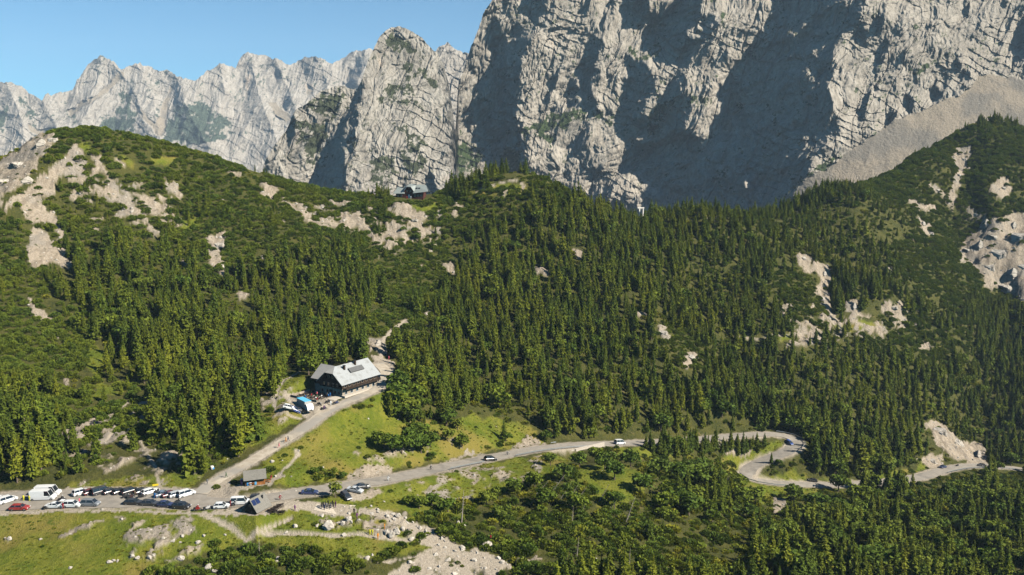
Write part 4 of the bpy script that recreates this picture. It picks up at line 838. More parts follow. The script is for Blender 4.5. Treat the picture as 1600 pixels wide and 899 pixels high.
def instancer(name, P, S_, Rz, K, objs, kind_='stuff'):
    """many like plants as one object: points that carry a copy each"""
    P = np.asarray(P, np.float32); me = bpy.data.meshes.new(name); me.vertices.add(len(P)); me.vertices.foreach_set('co', P.ravel())
    for nm, arr, ty in (('k', K, 'INT'), ('rz', Rz, 'FLOAT')):
        a = me.attributes.new(nm, ty, 'POINT'); a.data.foreach_set('value', np.asarray(arr, np.int32 if ty == 'INT' else np.float32))
    a = me.attributes.new('sc', 'FLOAT_VECTOR', 'POINT'); a.data.foreach_set('vector', np.asarray(S_, np.float32).ravel())
    o = link(bpy.data.objects.new(name, me)); tag(o, kind=kind_)
    ng = bpy.data.node_groups.new(name, 'GeometryNodeTree'); ng.interface.new_socket('Geometry', in_out='INPUT', socket_type='NodeSocketGeometry'); ng.interface.new_socket('Geometry', in_out='OUTPUT', socket_type='NodeSocketGeometry')
    N = ng.nodes.new; L = ng.links.new
    gi, go_, ip, jn = N('NodeGroupInput'), N('NodeGroupOutput'), N('GeometryNodeInstanceOnPoints'), N('GeometryNodeJoinGeometry')
    L(gi.outputs[0], ip.inputs['Points']); ip.inputs['Pick Instance'].default_value = True
    for ob in objs[::-1]:
        oi = N('GeometryNodeObjectInfo'); oi.inputs['Object'].default_value = ob; oi.inputs['As Instance'].default_value = True; oi.transform_space = 'ORIGINAL'; L(oi.outputs['Geometry'], jn.inputs[0])
    L(jn.outputs[0], ip.inputs['Instance'])
    def at_(nm, ty):
        a = N('GeometryNodeInputNamedAttribute'); a.data_type = ty; a.inputs['Name'].default_value = nm; return a.outputs['Attribute']
    L(at_('k', 'INT'), ip.inputs['Instance Index']); L(at_('sc', 'FLOAT_VECTOR'), ip.inputs['Scale'])
    cx = N('ShaderNodeCombineXYZ'); L(at_('rz', 'FLOAT'), cx.inputs[2]); er = N('FunctionNodeEulerToRotation'); L(cx.outputs[0], er.inputs[0]); L(er.outputs[0], ip.inputs['Rotation'])
    L(ip.outputs[0], go_.inputs[0])
    m = o.modifiers.new('copies', 'NODES'); m.node_group = ng
    return o
pk = sorted(protos); remap = {k: i for i, k in enumerate(pk)}
K = np.array([remap.get(int(k), 0) for k in kind[rest]])
instancer('forest', np.stack([X, Y, Z - .1], -1)[rest], np.stack([H * wid, H * wid, H], -1)[rest], rot[rest], K, [protos[k] for k in pk])
TREES = (X, Y, Z, H)
# ---- broadleaf trees and bushes that stand out
BLEAF = [(618,628,7.5,0),(619,645,9,0),(630,632,9,1),(624,610,8,0),(624,655,6.5,1),(634,650,7,2),(640,660,6,2),(600,700,5.5,0),(614,706,6,1),(628,709,6.5,0),(645,705,6,0),(658,708,7,1),(672,698,6,0),(640,695,6,1),(590,694,4.5,0),(675,718,3,0),(700,690,5,2),(722,700,5.5,0),(715,672,5,2),(655,685,6,0),
 (490,742,2.6,0),(520,745,3,2),(535,748,2.4,0),(790,690,4,0),(860,728,5,0),(905,730,6,0),(930,722,6,0),(945,735,7,1),(985,730,7,0),(960,750,7,1),(880,752,6,2),(1120,760,8,0),(1150,770,8,1),(1180,790,8,0),(1310,768,8,0),(1340,785,8,1),(1280,800,8,0),(1240,785,8,1),(1330,815,7,0),(1260,822,7,2),(1210,842,6,2),(1300,850,7,0),(690,835,3,0),(675,790,4,0),(640,790,3.5,1),(655,795,4,0),(700,800,4.5,0),(760,790,5,2),(800,770,5,0),(835,765,6,1),(850,790,6,0),(780,810,4,2),(960,795,6,0),(1040,800,7,1),(1000,770,7,0),(1080,790,7,2),(900,800,6,0),(1060,755,8,1),(1090,745,8,0),(1030,745,7,2)]
nlab = {0: 'dark round broadleaf tree', 1: 'mid green broadleaf tree', 2: 'yellowish green broadleaf tree'}
def near_name(u, v):
    L = [((610,640),'beside the meadow right of the lodge'),((640,700),'in the clump on the meadow'),((510,745),'on the bank above the road junction'),((700,690),'at the right edge of the meadow'),((680,795),'by the pale scree'),((920,730),'below the viaduct'),((800,780),'on the brushy slope left of the viaduct'),((1050,770),'on the brushy slope right of the viaduct'),((1150,780),'left of the lower hairpin'),((1300,790),'below the lower road'),((1250,840),'low on the slope near the bottom edge')]
    return min(L, key=lambda q: (q[0][0] - u) ** 2 + (q[0][1] - v) ** 2)[1]
for n_, (u, v, h, k) in enumerate(BLEAF):
    p = at(u, v); o = empty('broadleaf_tree', p - Vector((0, 0, .15)), random.random() * 6); s = h * random.uniform(.95, 1.15); o.scale = (s * 1.1, s * 1.1, h)
    sz = 'large' if h >= 7.5 else 'medium-sized' if h >= 5 else 'small'
    tag(o, f"{sz} {nlab[k]} {near_name(u, v)}", 'tree', 'broadleaf trees around the roads')
    link(bpy.data.objects.new('crown', LEAFY[k]), o); link(bpy.data.objects.new('trunk', LTRUNK), o)
# lone round dwarf pines
DP = [(600,870,1.9),(613,862,2.0),(590,876,1.5),(671,815,2.2),(656,810,1.4),(420,735,1.7),(638,833,.9),(425,733,1.4),(365,753,1.0),(338,762,1.2),(610,768,.9),(715,880,.8),(722,885,.6),(792,870,1.6),(705,884,.6),(515,745,1.6),(335,850,1.6),(492,820,1.0),(640,730,.8),(713,737,.8),(470,700,1.0),(445,712,1.0),(560,700,.9),(100,350,3.4),(78,357,3.2),(60,295,2.0),(130,300,3.0),(118,292,2.6),(125,250,3.2),(140,262,2.8)]
dplab = ['rounded dwarf pine left of the gravel fan', 'wide dwarf pine above the gravel fan', 'small dwarf pine beside the footpath', 'wide flat dwarf pine above the boulder field']
first_bush = None
for n_, (u, v, r) in enumerate(DP):
    p = at(u, v); o = bpy.data.objects.new('dwarf_pine', BUSH[n_ % 3]); link(o); o.location = p - Vector((0, 0, .1)); o.rotation_euler = (0, 0, n_ * 1.7); o.scale = (r, r, r * .95)
    first_bush = first_bush or o
    where = ('on the pale slide of the left hill' if v < 400 else 'beside the gravel fan' if v > 850 else 'among the boulders right of the stone platform' if v > 800 and u > 460 else 'by the kiosk' if u < 470 and v < 770 else 'on the meadow between the roads')
    tag(o, f"{'broad' if r > 1.8 else 'middling' if r > 1.1 else 'tiny'} dark green dwarf pine cushion {where}", 'shrub', 'dwarf pines standing apart')
bush_o = []
for k in range(5):
    if k < 3: bush_o.append(next(o for o in COL.objects if o.type == 'MESH' and o.data == BUSH[k]))
    else:
        u, v = ((575, 715), (500, 735))[k - 3]; o = link(bpy.data.objects.new('bush', BUSH[k])); o.location = at(u, v); o.scale = (1.1, 1.1, 1.3); bush_o.append(o)
        tag(o, ('pale green bush alone on the meadow above the road', 'dark leafy bush on the bank above the road junction')[k - 3], 'bush', 'meadow bushes')
# ---- mats of dwarf pine and brush
X, Y, g = scatter(2.15, seed=9)
Z = grid_at(GZ, X, Y); U, Vv = proj(X, Y, Z); wu_, wv_ = warp(U, Vv, 14, 80); wu_, wv_ = warp(wu_, wv_, 8, 25)
grs, mug = sample(B_GRASS, wu_, wv_), sample(B_MUGO, wu_, wv_)
cl = fbm(X / 14, Y / 14, 3, 4, .6); lowm_b = sample(raster([[(640,720),(900,700),(1660,740),(1660,905),(620,905)]]), U, Vv) > .5
dens = np.where(mug > .45, 1.15 + .9 * cl, .36 + .9 * cl); dens = np.where(sample(raster(BANK), U, Vv) > .5, .10 + .35 * cl, dens); dens = np.where(lowm_b & (grs < .6), .95 + .8 * cl, dens); dens = np.where(grs > .45, .02 + .30 * np.clip(cl - .12, 0, 1), dens)

rk = grid_at(rock, X, Y); gr = grid_at(grav, X, Y)
ok = (vis_at(X, Y, 3) > -.001) & (sample(raster(ROADV), U, Vv + 4) < .5) & (grid_at(ROADD, X, Y) > 1.8) & (g.random(X.shape) < dens) & (gr < .35) & ((rk < .35) | (g.random(X.shape) < .03)) & (np.abs(U - 800) < 960) & (Vv < 960)
X, Y, Z, mug, grs = X[ok], Y[ok], Z[ok], mug[ok], grs[ok]
r = (.75 + 1.5 * g.random(len(X)) ** 1.3) * np.where(grs > .45, .45, 1.0) * np.where(mug > .45, 1.12, .85); r = r * (1 + .25 * sstep(380, 600, Y))
K = g.choice(3, len(X)); K = np.where((mug < .45) & (g.random(len(X)) < .65), g.choice([3, 4], len(X), p=[.6, .4]), K); K = np.where((grs > .45) & (g.random(len(X)) < .8), 3, K)
lowz = (proj(X, Y, Z)[1] > 690) & (proj(X, Y, Z)[0] > 640); K = np.where(lowz & (g.random(len(X)) < .45), g.choice([3, 4], len(X)), K)
print('bushes', len(X))
instancer('dwarf_pine_scrub', np.stack([X, Y, Z - .12], -1), np.stack([r * (.7 + .8 * g.random(len(X))), r * (.7 + .5 * g.random(len(X))), r * (.6 + .7 * g.random(len(X)))], -1), g.random(len(X)) * 6.28, K, bush_o)
# ---- tussocks and herbs of the meadows
X, Y, g = scatter(1.25, y0=160, y1=420, seed=12)
Z = grid_at(GZ, X, Y); U, Vv = proj(X, Y, Z)
ok = (np.abs(U - 800) < 850) & (Vv < 930) & (grid_at(grass, X, Y) > .5) & (grid_at(ROADD, X, Y) > 1.0) & (grid_at(grav, X, Y) < .3) & (vis_at(X, Y, 1) > 0) & (g.random(X.shape) < .42 + .9 * fbm(X / 8, Y / 8, 2, 4))
X, Y, Z = X[ok], Y[ok], Z[ok]; r = .22 + .3 * g.random(len(X)) ** 2
print('tussocks', len(X))
instancer('meadow_tussocks', np.stack([X, Y, Z - .03], -1), np.stack([r, r, r * .8], -1), g.random(len(X)) * 6.28, np.full(len(X), 0), [bush_o[3]])
# ================================================================== vehicles
glass = NT('dark_glass'); glass = glass.done((.012, .016, .02), .08, .6)
rubber = paint('rubber', (.012, .012, .012), .8, .2); alloy = paint('alloy', (.35, .35, .35), .35, .5, .8); plastic = paint('black_plastic', (.015, .015, .016), .5, .4)
lampw = paint('lamp_lens', (.62, .62, .6), .15, .6); lampr = paint('tail_lamp', (.30, .012, .010), .2, .5); chrome = paint('chrome', (.5, .5, .5), .2, .5, 1.0)
skin_m = paint('skin', (.42, .24, .16), .6, .3)
def car_paint(name, col): 
    t = NT(name); n = t.noise(t.obj(), 2.5, 3); t.done(t.mix(t.ramp(n, .35, .75), col, t.mix(.12, col, (.3, .26, .2))), .28, .5); t.b.inputs['Coat Weight'].default_value = .5; return t.m
PAINT = {k: car_paint('paint_' + k, v) for k, v in dict(white=(.62, .62, .60), red=(.26, .018, .016), maroon=(.085, .010, .014), black=(.012, .012, .014), charcoal=(.028, .03, .034), navy=(.010, .020, .075), grey=(.15, .16, .17), silver=(.38, .39, .39), steel=(.12, .16, .21), blue=(.02, .05, .19)).items()}
KINDS = { # length, width, height, belt, bonnet length, screen rake, boot length, tail rake
 'hatch': (4.0, 1.74, 1.48, .92, .95, .75, .12, .45), 'sedan': (4.6, 1.80, 1.44, .92, 1.1, .85, .75, .75), 'suv': (4.5, 1.86, 1.70, 1.05, 1.05, .65, .10, .40),
 'wagon': (4.65, 1.80, 1.50, .94, 1.1, .8, .10, .5), 'mpv': (4.6, 1.86, 1.80, 1.05, .8, .8, .06, .22), 'minibus': (4.9, 1.92, 1.98, 1.08, .75, .65, .05, .12), 'van': (6.3, 2.05, 2.65, 1.25, .85, .75, .04, .06)}
def ring(x, hw, z0, z1, sh=.10):
    return [(x, -hw * .93, z0), (x, -hw, z0 + .12), (x, -hw, z1 - sh), (x, -hw * .93, z1), (x, hw * .93, z1), (x, hw, z1 - sh), (x, hw, z0 + .12), (x, hw * .93, z0)]
def make_car(kind, col, open_tail=False):
    """returns the parts of a car facing +x as (name, mesh, children)"""
    L, Wd, H, belt, bl, rake, boot, tr = KINDS[kind]; hw = Wd / 2; f, r = L / 2, -L / 2; m = PAINT[col]; pv = kind == 'van'
    b = MB(); nose = belt * .80; xs = f - bl; xe = r + boot
    b.loft([ring(r, hw * .86, .36, belt * .86), ring(r + .10, hw * .97, .24, belt * .97), ring(r + .9, hw, .20, belt), ring(xs, hw, .20, belt), ring(xs + bl * .6, hw * .99, .20, belt * .93), ring(f - .14, hw * .93, .24, nose), ring(f, hw * .78, .32, nose * .82)], smooth=False)
    top = H; x0, x1 = xe + tr, xs - rake; tw = hw * (.90 if pv else .74)
    # roof skin with its pillars
    b.loft([[(xx, -w_, z_ - .05), (xx, -w_ * .88, z_), (xx, w_ * .88, z_), (xx, w_, z_ - .05)] for xx, w_, z_ in ((x0 - .05, tw * .97, top - .06), (x0 + .25, tw, top), ((x0 + x1) / 2, tw * 1.02, top + .02), (x1 - .2, tw, top - .02), (x1 + .06, tw * .96, top - .08))], closed=True)
    pw = .05
    for sx in (-1, 1):
        for xa, xb in ((xs - .02, x1), (xe + .02, x0)) + (((x0 + x1) / 2 - .1, (x0 + x1) / 2 - .1),) * (not pv): b.tube([(xa, sx * hw * .94, belt - .02), (xb, sx * tw * .99, top - .06)], pw, 4)
    if pv:  # closed cargo body
        b.loft([[(xx, -hw * .99, belt - .02), (xx, -tw, top - .04), (xx, tw, top - .04), (xx, hw * .99, belt - .02)] for xx in (xe + .01, xe + .15, x1 - .95)])
    body = b.mesh('body', m)
    g = MB(); ga = x1 - .95 if pv else xe + .03
    g.loft([[(a, -hw * .925, belt - .03), (c, -tw * .955, top - .05), (c, tw * .955, top - .05), (a, hw * .925, belt - .03)] for a, c in (((ga, ga) if pv else (xe + .03, x0 - .01)), (xs - .03, x1 + .02))])
    parts = [('body', body, []), ('windows', g.mesh('windows', glass), [])]
    wr = .34 if kind in ('van', 'suv', 'minibus') else .31
    for sx in (f - .82, r + .80):
        for sy in (-1, 1):
            w = MB(); w.tube([(sx, sy * (hw - .20), wr), (sx, sy * (hw + .012), wr)], wr, 14); rm_ = MB(); rm_.tube([(sx, sy * (hw - .02), wr), (sx, sy * (hw + .02), wr)], wr * .58, 10)
            parts.append(('wheel', w.mesh('wheel', rubber), [('rim', rm_.mesh('rim', alloy))]))
    for sy in (-1, 1):
        h = MB(); h.box((f - .10, sy * hw * .68, nose * .86), (.22, .36, .14)); parts.append(('headlight', h.mesh('headlight', lampw), []))
        h = MB(); h.box((r + .05, sy * hw * .78, belt * .80), (.12, .22, .26)); parts.append(('tail_light', h.mesh('tail_light', lampr), []))
        h = MB(); h.box((xs - .22, sy * (hw + .09), belt + .06), (.12, .2, .14)); parts.append(('mirror', h.mesh('mirror', plastic), []))
    h = MB(); h.box((r - .005, 0, .48), (.02, .52, .11)); parts.append(('number_plate', h.mesh('number_plate', lampw), []))
    h = MB(); h.box((f - .02, 0, .38), (.07, hw * 1.1, .16)); h.box((r + .02, 0, .33), (.07, hw * 1.5, .12)); parts.append(('bumper', h.mesh('bumper', plastic), []))
    if open_tail:
        h = MB(); h.loft([[(xe + tr * .6 - .9 * k, -tw * .95, top + .12 * k), (xe + tr * .6 - .9 * k, tw * .95, top + .12 * k), (xe + tr * .6 - .9 * k, tw * .95, top + .06 + .12 * k), (xe + tr * .6 - .9 * k, -tw * .95, top + .06 + .12 * k)] for k in (0, 1)]); parts.append(('tailgate', h.mesh('tailgate', m), []))
    return parts
_cars = {}
def car(u, v, kind, col, rz, name, label, group=None, opent=False):
    key = (kind, col, opent)
    if key not in _cars: _cars[key] = make_car(*key)
    p = at(u, v); P1 = at(u + 3, v)
    o = empty(name, p + Vector((0, 0, .07)), R(rz)); tag(o, label, {'van': 'van', 'minibus': 'van'}.get(kind, 'car'), group)
    sl = slope(p, R(rz), KINDS[kind][0] * .4); o.rotation_euler = (0, -sl, R(rz))
    for nm, me_, ch in _cars[key]:
        c = link(bpy.data.objects.new(nm, me_), o)
        for n2, m2 in ch: link(bpy.data.objects.new(n2, m2), c)
    return o
def slope(p, a, h):
    d = Vector((math.cos(a), math.sin(a))); z = [float(grid_at(GZ, p.x + s * h * d.x, p.y + s * h * d.y)) for s in (1, -1)]
    return math.atan2(z[0] - z[1], 2 * h)
UP, LO = 'cars parked nose in along the bank', 'cars parked along the meadow edge of the car park'
for a in [
 (1,783,'hatch','white',52,'parked_car','white car cut by the left edge of the picture',UP), (12,785,'mpv','white',58,'parked_car','white people carrier seen from behind, left of the two white vans',UP),
 (31,797,'wagon','red',3,'parked_car','bright red car alone at the left end of the car park',LO), (86,793.5,'sedan','white',3,'parked_car','white saloon behind the white car with its tailgate open',LO),
 (142,790.5,'mpv','grey',-2,'parked_car','grey people carrier at the meadow edge, right of the white cars',LO), (127,773,'suv','white',50,'parked_car','white off-roader parked nose in, leftmost of the bank row',UP),
 (142,772,'hatch','maroon',52,'parked_car','dark maroon car between the white off-roader and the big charcoal van',UP), (158.5,771.5,'minibus','charcoal',48,'parked_car','tall charcoal people carrier in the bank row',UP),
 (173.5,771,'hatch','charcoal',50,'parked_car','charcoal hatchback right of the tall charcoal people carrier',UP), (188,771,'hatch','black',50,'parked_car','black hatchback third from the right of the tall charcoal people carrier',UP),
 (203.5,771,'suv','black',48,'parked_car','black off-roader with motorcycles standing at its tail',UP), (222.5,770.5,'hatch','black',50,'parked_car','black car tucked in left of the white off-roader with motorcycle behind',UP),
 (235,771.5,'wagon','white',46,'parked_car','white estate car beside the yellow board',UP), (255.5,775,'sedan','steel',44,'parked_car','steel blue saloon left of the maroon and silver cars',UP),
 (266.5,775.3,'sedan','maroon',46,'parked_car','maroon saloon squeezed between steel blue and silver cars',UP), (277,775.5,'wagon','silver',46,'parked_car','silver estate car next to the white people carrier at the row end',UP),
 (291.5,775,'mpv','white',46,'parked_car','white people carrier at the right end of the bank row',UP), (208.5,788.5,'wagon','black',-4,'parked_car','black estate car, first of the four dark cars along the meadow',LO),
 (234.5,790,'wagon','charcoal',-6,'parked_car','charcoal estate car, second of the four dark cars along the meadow',LO), (258.5,791.8,'hatch','navy',-7,'parked_car','navy blue car in the dark row along the meadow',LO),
 (284,794.5,'suv','black',-9,'parked_car','black off-roader at the right end of the meadow row, motorcyclist behind it',LO), (346.5,794,'hatch','white',9,'parked_car','white hatchback between the motorcycles and the shingled hut',LO),
 (375.5,788,'minibus','white',9,'parked_car','white minibus just left of the shingled hut',LO), (402,781,'hatch','black',7,'parked_car','dark car half hidden behind the shingled hut'),
 (484,772.5,'sedan','navy',8,'parked_car','dark blue car half hidden behind the grass bank at the road'), (540.5,778,'hatch','charcoal',-48,'parked_car','charcoal hatchback parked on gravel beside the small roadside tree'),
 (554.5,768.8,'sedan','silver',-12,'parked_car','silver saloon parked by the road on the gravel'), (565.5,763.4,'sedan','charcoal',28,'parked_car','dark grey saloon parked on the road behind the silver one'),
 (766,720.3,'suv','black',30,'car','black off-roader driving on the straight road above the meadow'), (1233,693.5,'hatch','blue',-62,'car','blue car in the upper hairpin bend'),
 (1305,752.3,'wagon','steel',176,'car','grey car in tree shade on the lower road'), (1269,752.5,'hatch','black',178,'car','dark car on the lower road left of the grey one'),
 (1473,731.5,'sedan','navy',215,'car','dark blue car on the road below the pale rock face'), (1533,729,'hatch','black',190,'car','dark car far along the road near the right edge'),
 (450.5,639.5,'hatch','white',18,'parked_car','white car on the gravel left of the delivery truck'), (459,643.2,'hatch','blue',24,'parked_car','blue car in the shadow of the delivery truck'), (467.3,644,'hatch','black',24,'parked_car','black car in the truck shadow beside the blue car'),
]: car(*a)
car(113, 792.3, 'suv', 'white', 3, 'parked_car', 'white off-roader with its tailgate raised', LO, True)
VN = 'white panel vans side by side'
car(68, 781, 'van', 'white', 5, 'panel_van', 'tall white panel van nearest the road', VN); car(75.5, 774, 'van', 'white', 5, 'panel_van', 'tall white panel van against the bank, behind the other van', VN)
_rp = RD['pass_road'][0]
def road_heading(u, v):
    p = at(u, v); i = min(range(1, len(_rp) - 1), key=lambda k: (_rp[k] - p).xy.length); d = _rp[i + 1] - _rp[i - 1]; return math.degrees(math.atan2(d.y, d.x))
car(968, 694.6, 'minibus', 'white', road_heading(968, 694.6), 'van', 'small white van driving past the viaduct')
# delivery truck
o = empty('delivery_truck', at(477.5, 640.5) + Vector((0, 0, .05)), R(-50)); tag(o, 'white delivery truck with a light blue roof at the lodge terrace', 'truck')
greyside = paint('truck_side', (.33, .33, .31), .5); blue_roof = paint('pale_blue_tarpaulin', (.10, .40, .58), .5)
b = MB(); b.box((-1.0, 0, 2.05), (6.0, 2.3, 2.3)); b.build('cargo_box', greyside, o)
b = MB(); b.box((-1.0, 0, 3.24), (6.04, 2.34, .08)); b.build('cargo_roof', blue_roof, o)
b = MB(); b.loft([[(x, -1.05, .55), (x, -1.05, z), (x, 1.05, z), (x, 1.05, .55)] for x, z in ((2.08, 2.45), (3.1, 2.45), (3.55, 1.5), (3.7, 1.2))]); b.build('cab', PAINT['white'], o)
b = MB(); b.quad((3.13, -.92, 2.36), (3.13, .92, 2.36), (3.56, .92, 1.53), (3.56, -.92, 1.53))
for s in (-1, 1): b.box((2.75, s * 1.055, 1.95), (.7, .02, .6))
b.build('cab_windows', glass, o)
b = MB(); b.box((.2, 0, .72), (7.2, .9, .22)); b.build('chassis', plastic, o)
for x in (2.7, -2.4):
    for s in (-1, 1):
        b = MB(); b.tube([(x, s * .78, .45), (x, s * 1.08, .45)], .45, 14); w = b.build('wheel', rubber, o); b = MB(); b.tube([(x, s * 1.05, .45), (x, s * 1.10, .45)], .25, 10); b.build('rim', alloy, w)
for s in (-1, 1): b = MB(); b.box((3.71, s * .75, .9), (.05, .32, .2)); b.build('headlight', lampw, o)
# ---- motorcycles and bicycles
def wheel_ring(r, w, n=14, x=0):
    b = MB(); b.tube([(x + r * math.cos(k * 2 * math.pi / n), 0, r + r * math.sin(k * 2 * math.pi / n)) for k in range(n + 1)], w, 5, cap=False); return b
def two_wheeler(u, v, rz, col, label, motor=True, group=None):
    o = empty('motorcycle' if motor else 'bicycle', at(u, v) + Vector((0, 0, .06)), R(rz)); tag(o, label, 'motorcycle' if motor else 'bicycle', group)
    m = paint('bike_' + '_'.join('%d' % (c * 100) for c in col), col, .35, .5)
    for x in (-.72, .72) if motor else (-.52, .52):
        w = wheel_ring(.30 if motor else .34, .065 if motor else .02, x=x).build('wheel', rubber, o)
        if motor: b = MB(); b.tube([(x, -.04, .30), (x, .04, .30)], .19, 10); b.build('rim', alloy, w)
    if motor:
        b = MB(); b.loft([[(x, -w_, z0), (x, -w_, z1), (x, w_, z1), (x, w_, z0)] for x, w_, z0, z1 in ((-.75, .10, .62, .74), (-.3, .16, .45, .80), (.1, .19, .35, .98), (.45, .17, .45, .95), (.62, .1, .6, .85))]); b.build('fuel_tank', m, o)
        b = MB(); b.box((.02, 0, .42), (.55, .34, .36), taper=.8); b.build('engine', plastic, o)
        b = MB(); b.box((-.42, 0, .82), (.75, .28, .10), taper=.85); b.build('seat', plastic, o)
        b = MB(); b.tube([(.72, -.08, .3), (.48, -.08, 1.0)], .035, 5); b.tube([(.72, .08, .3), (.48, .08, 1.0)], .035, 5); b.build('fork', chrome, o)
        b = MB(); b.tube([(.36, -.38, 1.08), (.5, 0, 1.04), (.36, .38, 1.08)], .022, 5); b.build('handlebar', plastic, o)
        b = MB(); b.box((.63, 0, .95), (.12, .2, .18)); b.build('headlight', lampw, o)
        for s in (-1, 1): b = MB(); b.box((-.7, s * .3, .62), (.5, .2, .36)); b.build('pannier', plastic, o)
    else:
        b = MB(); F = [(-.52, 0, .34), (-.12, 0, .30), (-.22, 0, .82), (.36, 0, .84)]; b.tube([F[1], F[2], F[0], F[1], F[3], F[2]], .022, 5); b.tube([(.52, 0, .34), F[3], (.35, 0, .98)], .02, 5); b.build('frame', m, o)
        b = MB(); b.box((-.24, 0, .93), (.26, .14, .06)); b.build('saddle', plastic, o)
        b = MB(); b.tube([(.42, -.22, 1.0), (.35, 0, .99), (.42, .22, 1.0)], .018, 5); b.build('handlebar', plastic, o)
    return o
MG = 'motorcycles of the visitors'
for a in [(97,783.5,20,(.02,.02,.02),'black motorcycle on the asphalt right of the white vans'),(73.5,795,75,(.5,.5,.48),'white scooter behind the white saloon'),(197.5,778.5,35,(.03,.03,.03),'dark motorcycle behind the black hatchback, left of a standing rider'),(204.5,779,40,(.04,.02,.02),'dark motorcycle between two standing riders'),
 (221.5,778.5,25,(.02,.02,.02),'black motorcycle behind the white estate car'),(246,770.5,60,(.03,.03,.03),'black motorcycle right of the white estate car'),(279.5,787.5,-10,(.02,.02,.02),'black motorcycle rolling past the four dark cars'),
 (308.5,798.3,12,(.22,.02,.01),'red motorcycle, left of the pair by the footpath'),(324,797,30,(.4,.38,.36),'white and red motorcycle, right of the pair by the footpath'),
 (506.5,640.5,35,(.03,.03,.04),'dark motorcycle standing nearest the track below the lodge'),(525.5,631.8,30,(.02,.03,.08),'blue motorcycle at the corner of the lodge'),(513,630,50,(.02,.02,.02),'black motorcycle beside the lodge terrace'),(499.5,634,-40,(.03,.03,.03),'dark motorcycle by the front of the delivery truck'),(1496,729,30,(.02,.02,.02),'motorcycle far down the road by the pale rock face')]:
    two_wheeler(*a, group=MG)
BG_ = 'bicycles'
for a in [(356.5,796,20,(.4,.1,.05),'red bicycle beside the white hatchback'),(366.5,792,15,(.1,.1,.1),'dark bicycle by the white minibus near the hut'),(606.5,752.5,30,(.3,.3,.3),'bicycle ridden on the road past the silver car'),(673,735,31,(.1,.1,.12),'bicycle ridden on the straight road'),(793,712,210,(.1,.1,.12),'bicycle ridden on the road beyond the black off-roader'),(437.5,782,15,(.25,.08,.05),'bicycle ridden on the gravel right of the hut')]:
    two_wheeler(*a[:5], motor=False, group=BG_)
# ================================================================== people: one continuous skinned body per pose
J = ['pelvis', 'chest', 'neck', 'head', 'crown', 'lsh', 'lel', 'lha', 'lfi', 'rsh', 'rel', 'rha', 'rfi', 'lhip', 'lkn', 'lan', 'lto', 'rhip', 'rkn', 'ran', 'rto']
EDG = [(0, 1), (1, 2), (2, 3), (3, 4), (1, 5), (5, 6), (6, 7), (7, 8), (1, 9), (9, 10), (10, 11), (11, 12), (0, 13), (13, 14), (14, 15), (15, 16), (0, 17), (17, 18), (18, 19), (19, 20)]
RAD = [.135, .150, .058, .092, .075, .075, .052, .040, .026, .075, .052, .040, .026, .10, .068, .046, .038, .10, .068, .046, .038]
CLS = ['s', 's', 'k', 'k', 's', 's', 'a', 'k', 's', 's', 'a', 'k', 't', 't', 't', 'b', 't', 't', 't', 'b']
POSES = {
 'stand': [(0,0,.95),(0,0,1.32),(.01,0,1.50),(.03,0,1.62),(.03,0,1.72),(0,.19,1.40),(.0,.25,1.12),(.06,.25,.88),(.08,.24,.77),(0,-.19,1.40),(.0,-.25,1.12),(.06,-.25,.88),(.08,-.24,.77),(0,.09,.90),(.02,.10,.50),(0,.11,.08),(.16,.12,.03),(0,-.09,.90),(.02,-.10,.50),(0,-.11,.08),(.16,-.12,.03)],
 'walk': [(0,0,.95),(.03,0,1.32),(.05,0,1.50),(.07,0,1.62),(.07,0,1.72),(.02,.19,1.40),(.16,.24,1.15),(.32,.22,.98),(.40,.2,.94),(.02,-.19,1.40),(-.12,-.25,1.13),(-.16,-.24,.88),(-.15,-.23,.78),(0,.09,.90),(-.12,.10,.50),(-.42,.10,.14),(-.28,.11,.05),(0,-.09,.90),(.24,-.10,.52),(.30,-.10,.08),(.46,-.11,.04)],
 'sit': [(0,0,.50),(.04,0,.88),(.06,0,1.06),(.09,0,1.18),(.09,0,1.28),(.04,.19,.96),(.10,.24,.70),(.34,.18,.66),(.42,.14,.67),(.04,-.19,.96),(.10,-.24,.70),(.34,-.18,.66),(.42,-.14,.67),(.02,.10,.47),(.44,.13,.48),(.42,.13,.08),(.57,.14,.03),(.02,-.10,.47),(.44,-.13,.48),(.42,-.13,.08),(.57,-.14,.03)],
 'ride': [(-.25,0,.95),(.05,0,1.26),(.15,0,1.40),(.22,0,1.50),(.24,0,1.60),(.06,.19,1.32),(.24,.26,1.12),(.42,.24,1.05),(.48,.22,1.03),(.06,-.19,1.32),(.24,-.26,1.12),(.42,-.24,1.05),(.48,-.22,1.03),(-.22,.10,.90),(.12,.16,.68),(-.08,.14,.34),(.08,.14,.28),(-.22,-.10,.90),(.14,-.16,.62),(-.06,-.14,.22),(.10,-.14,.17)],
}
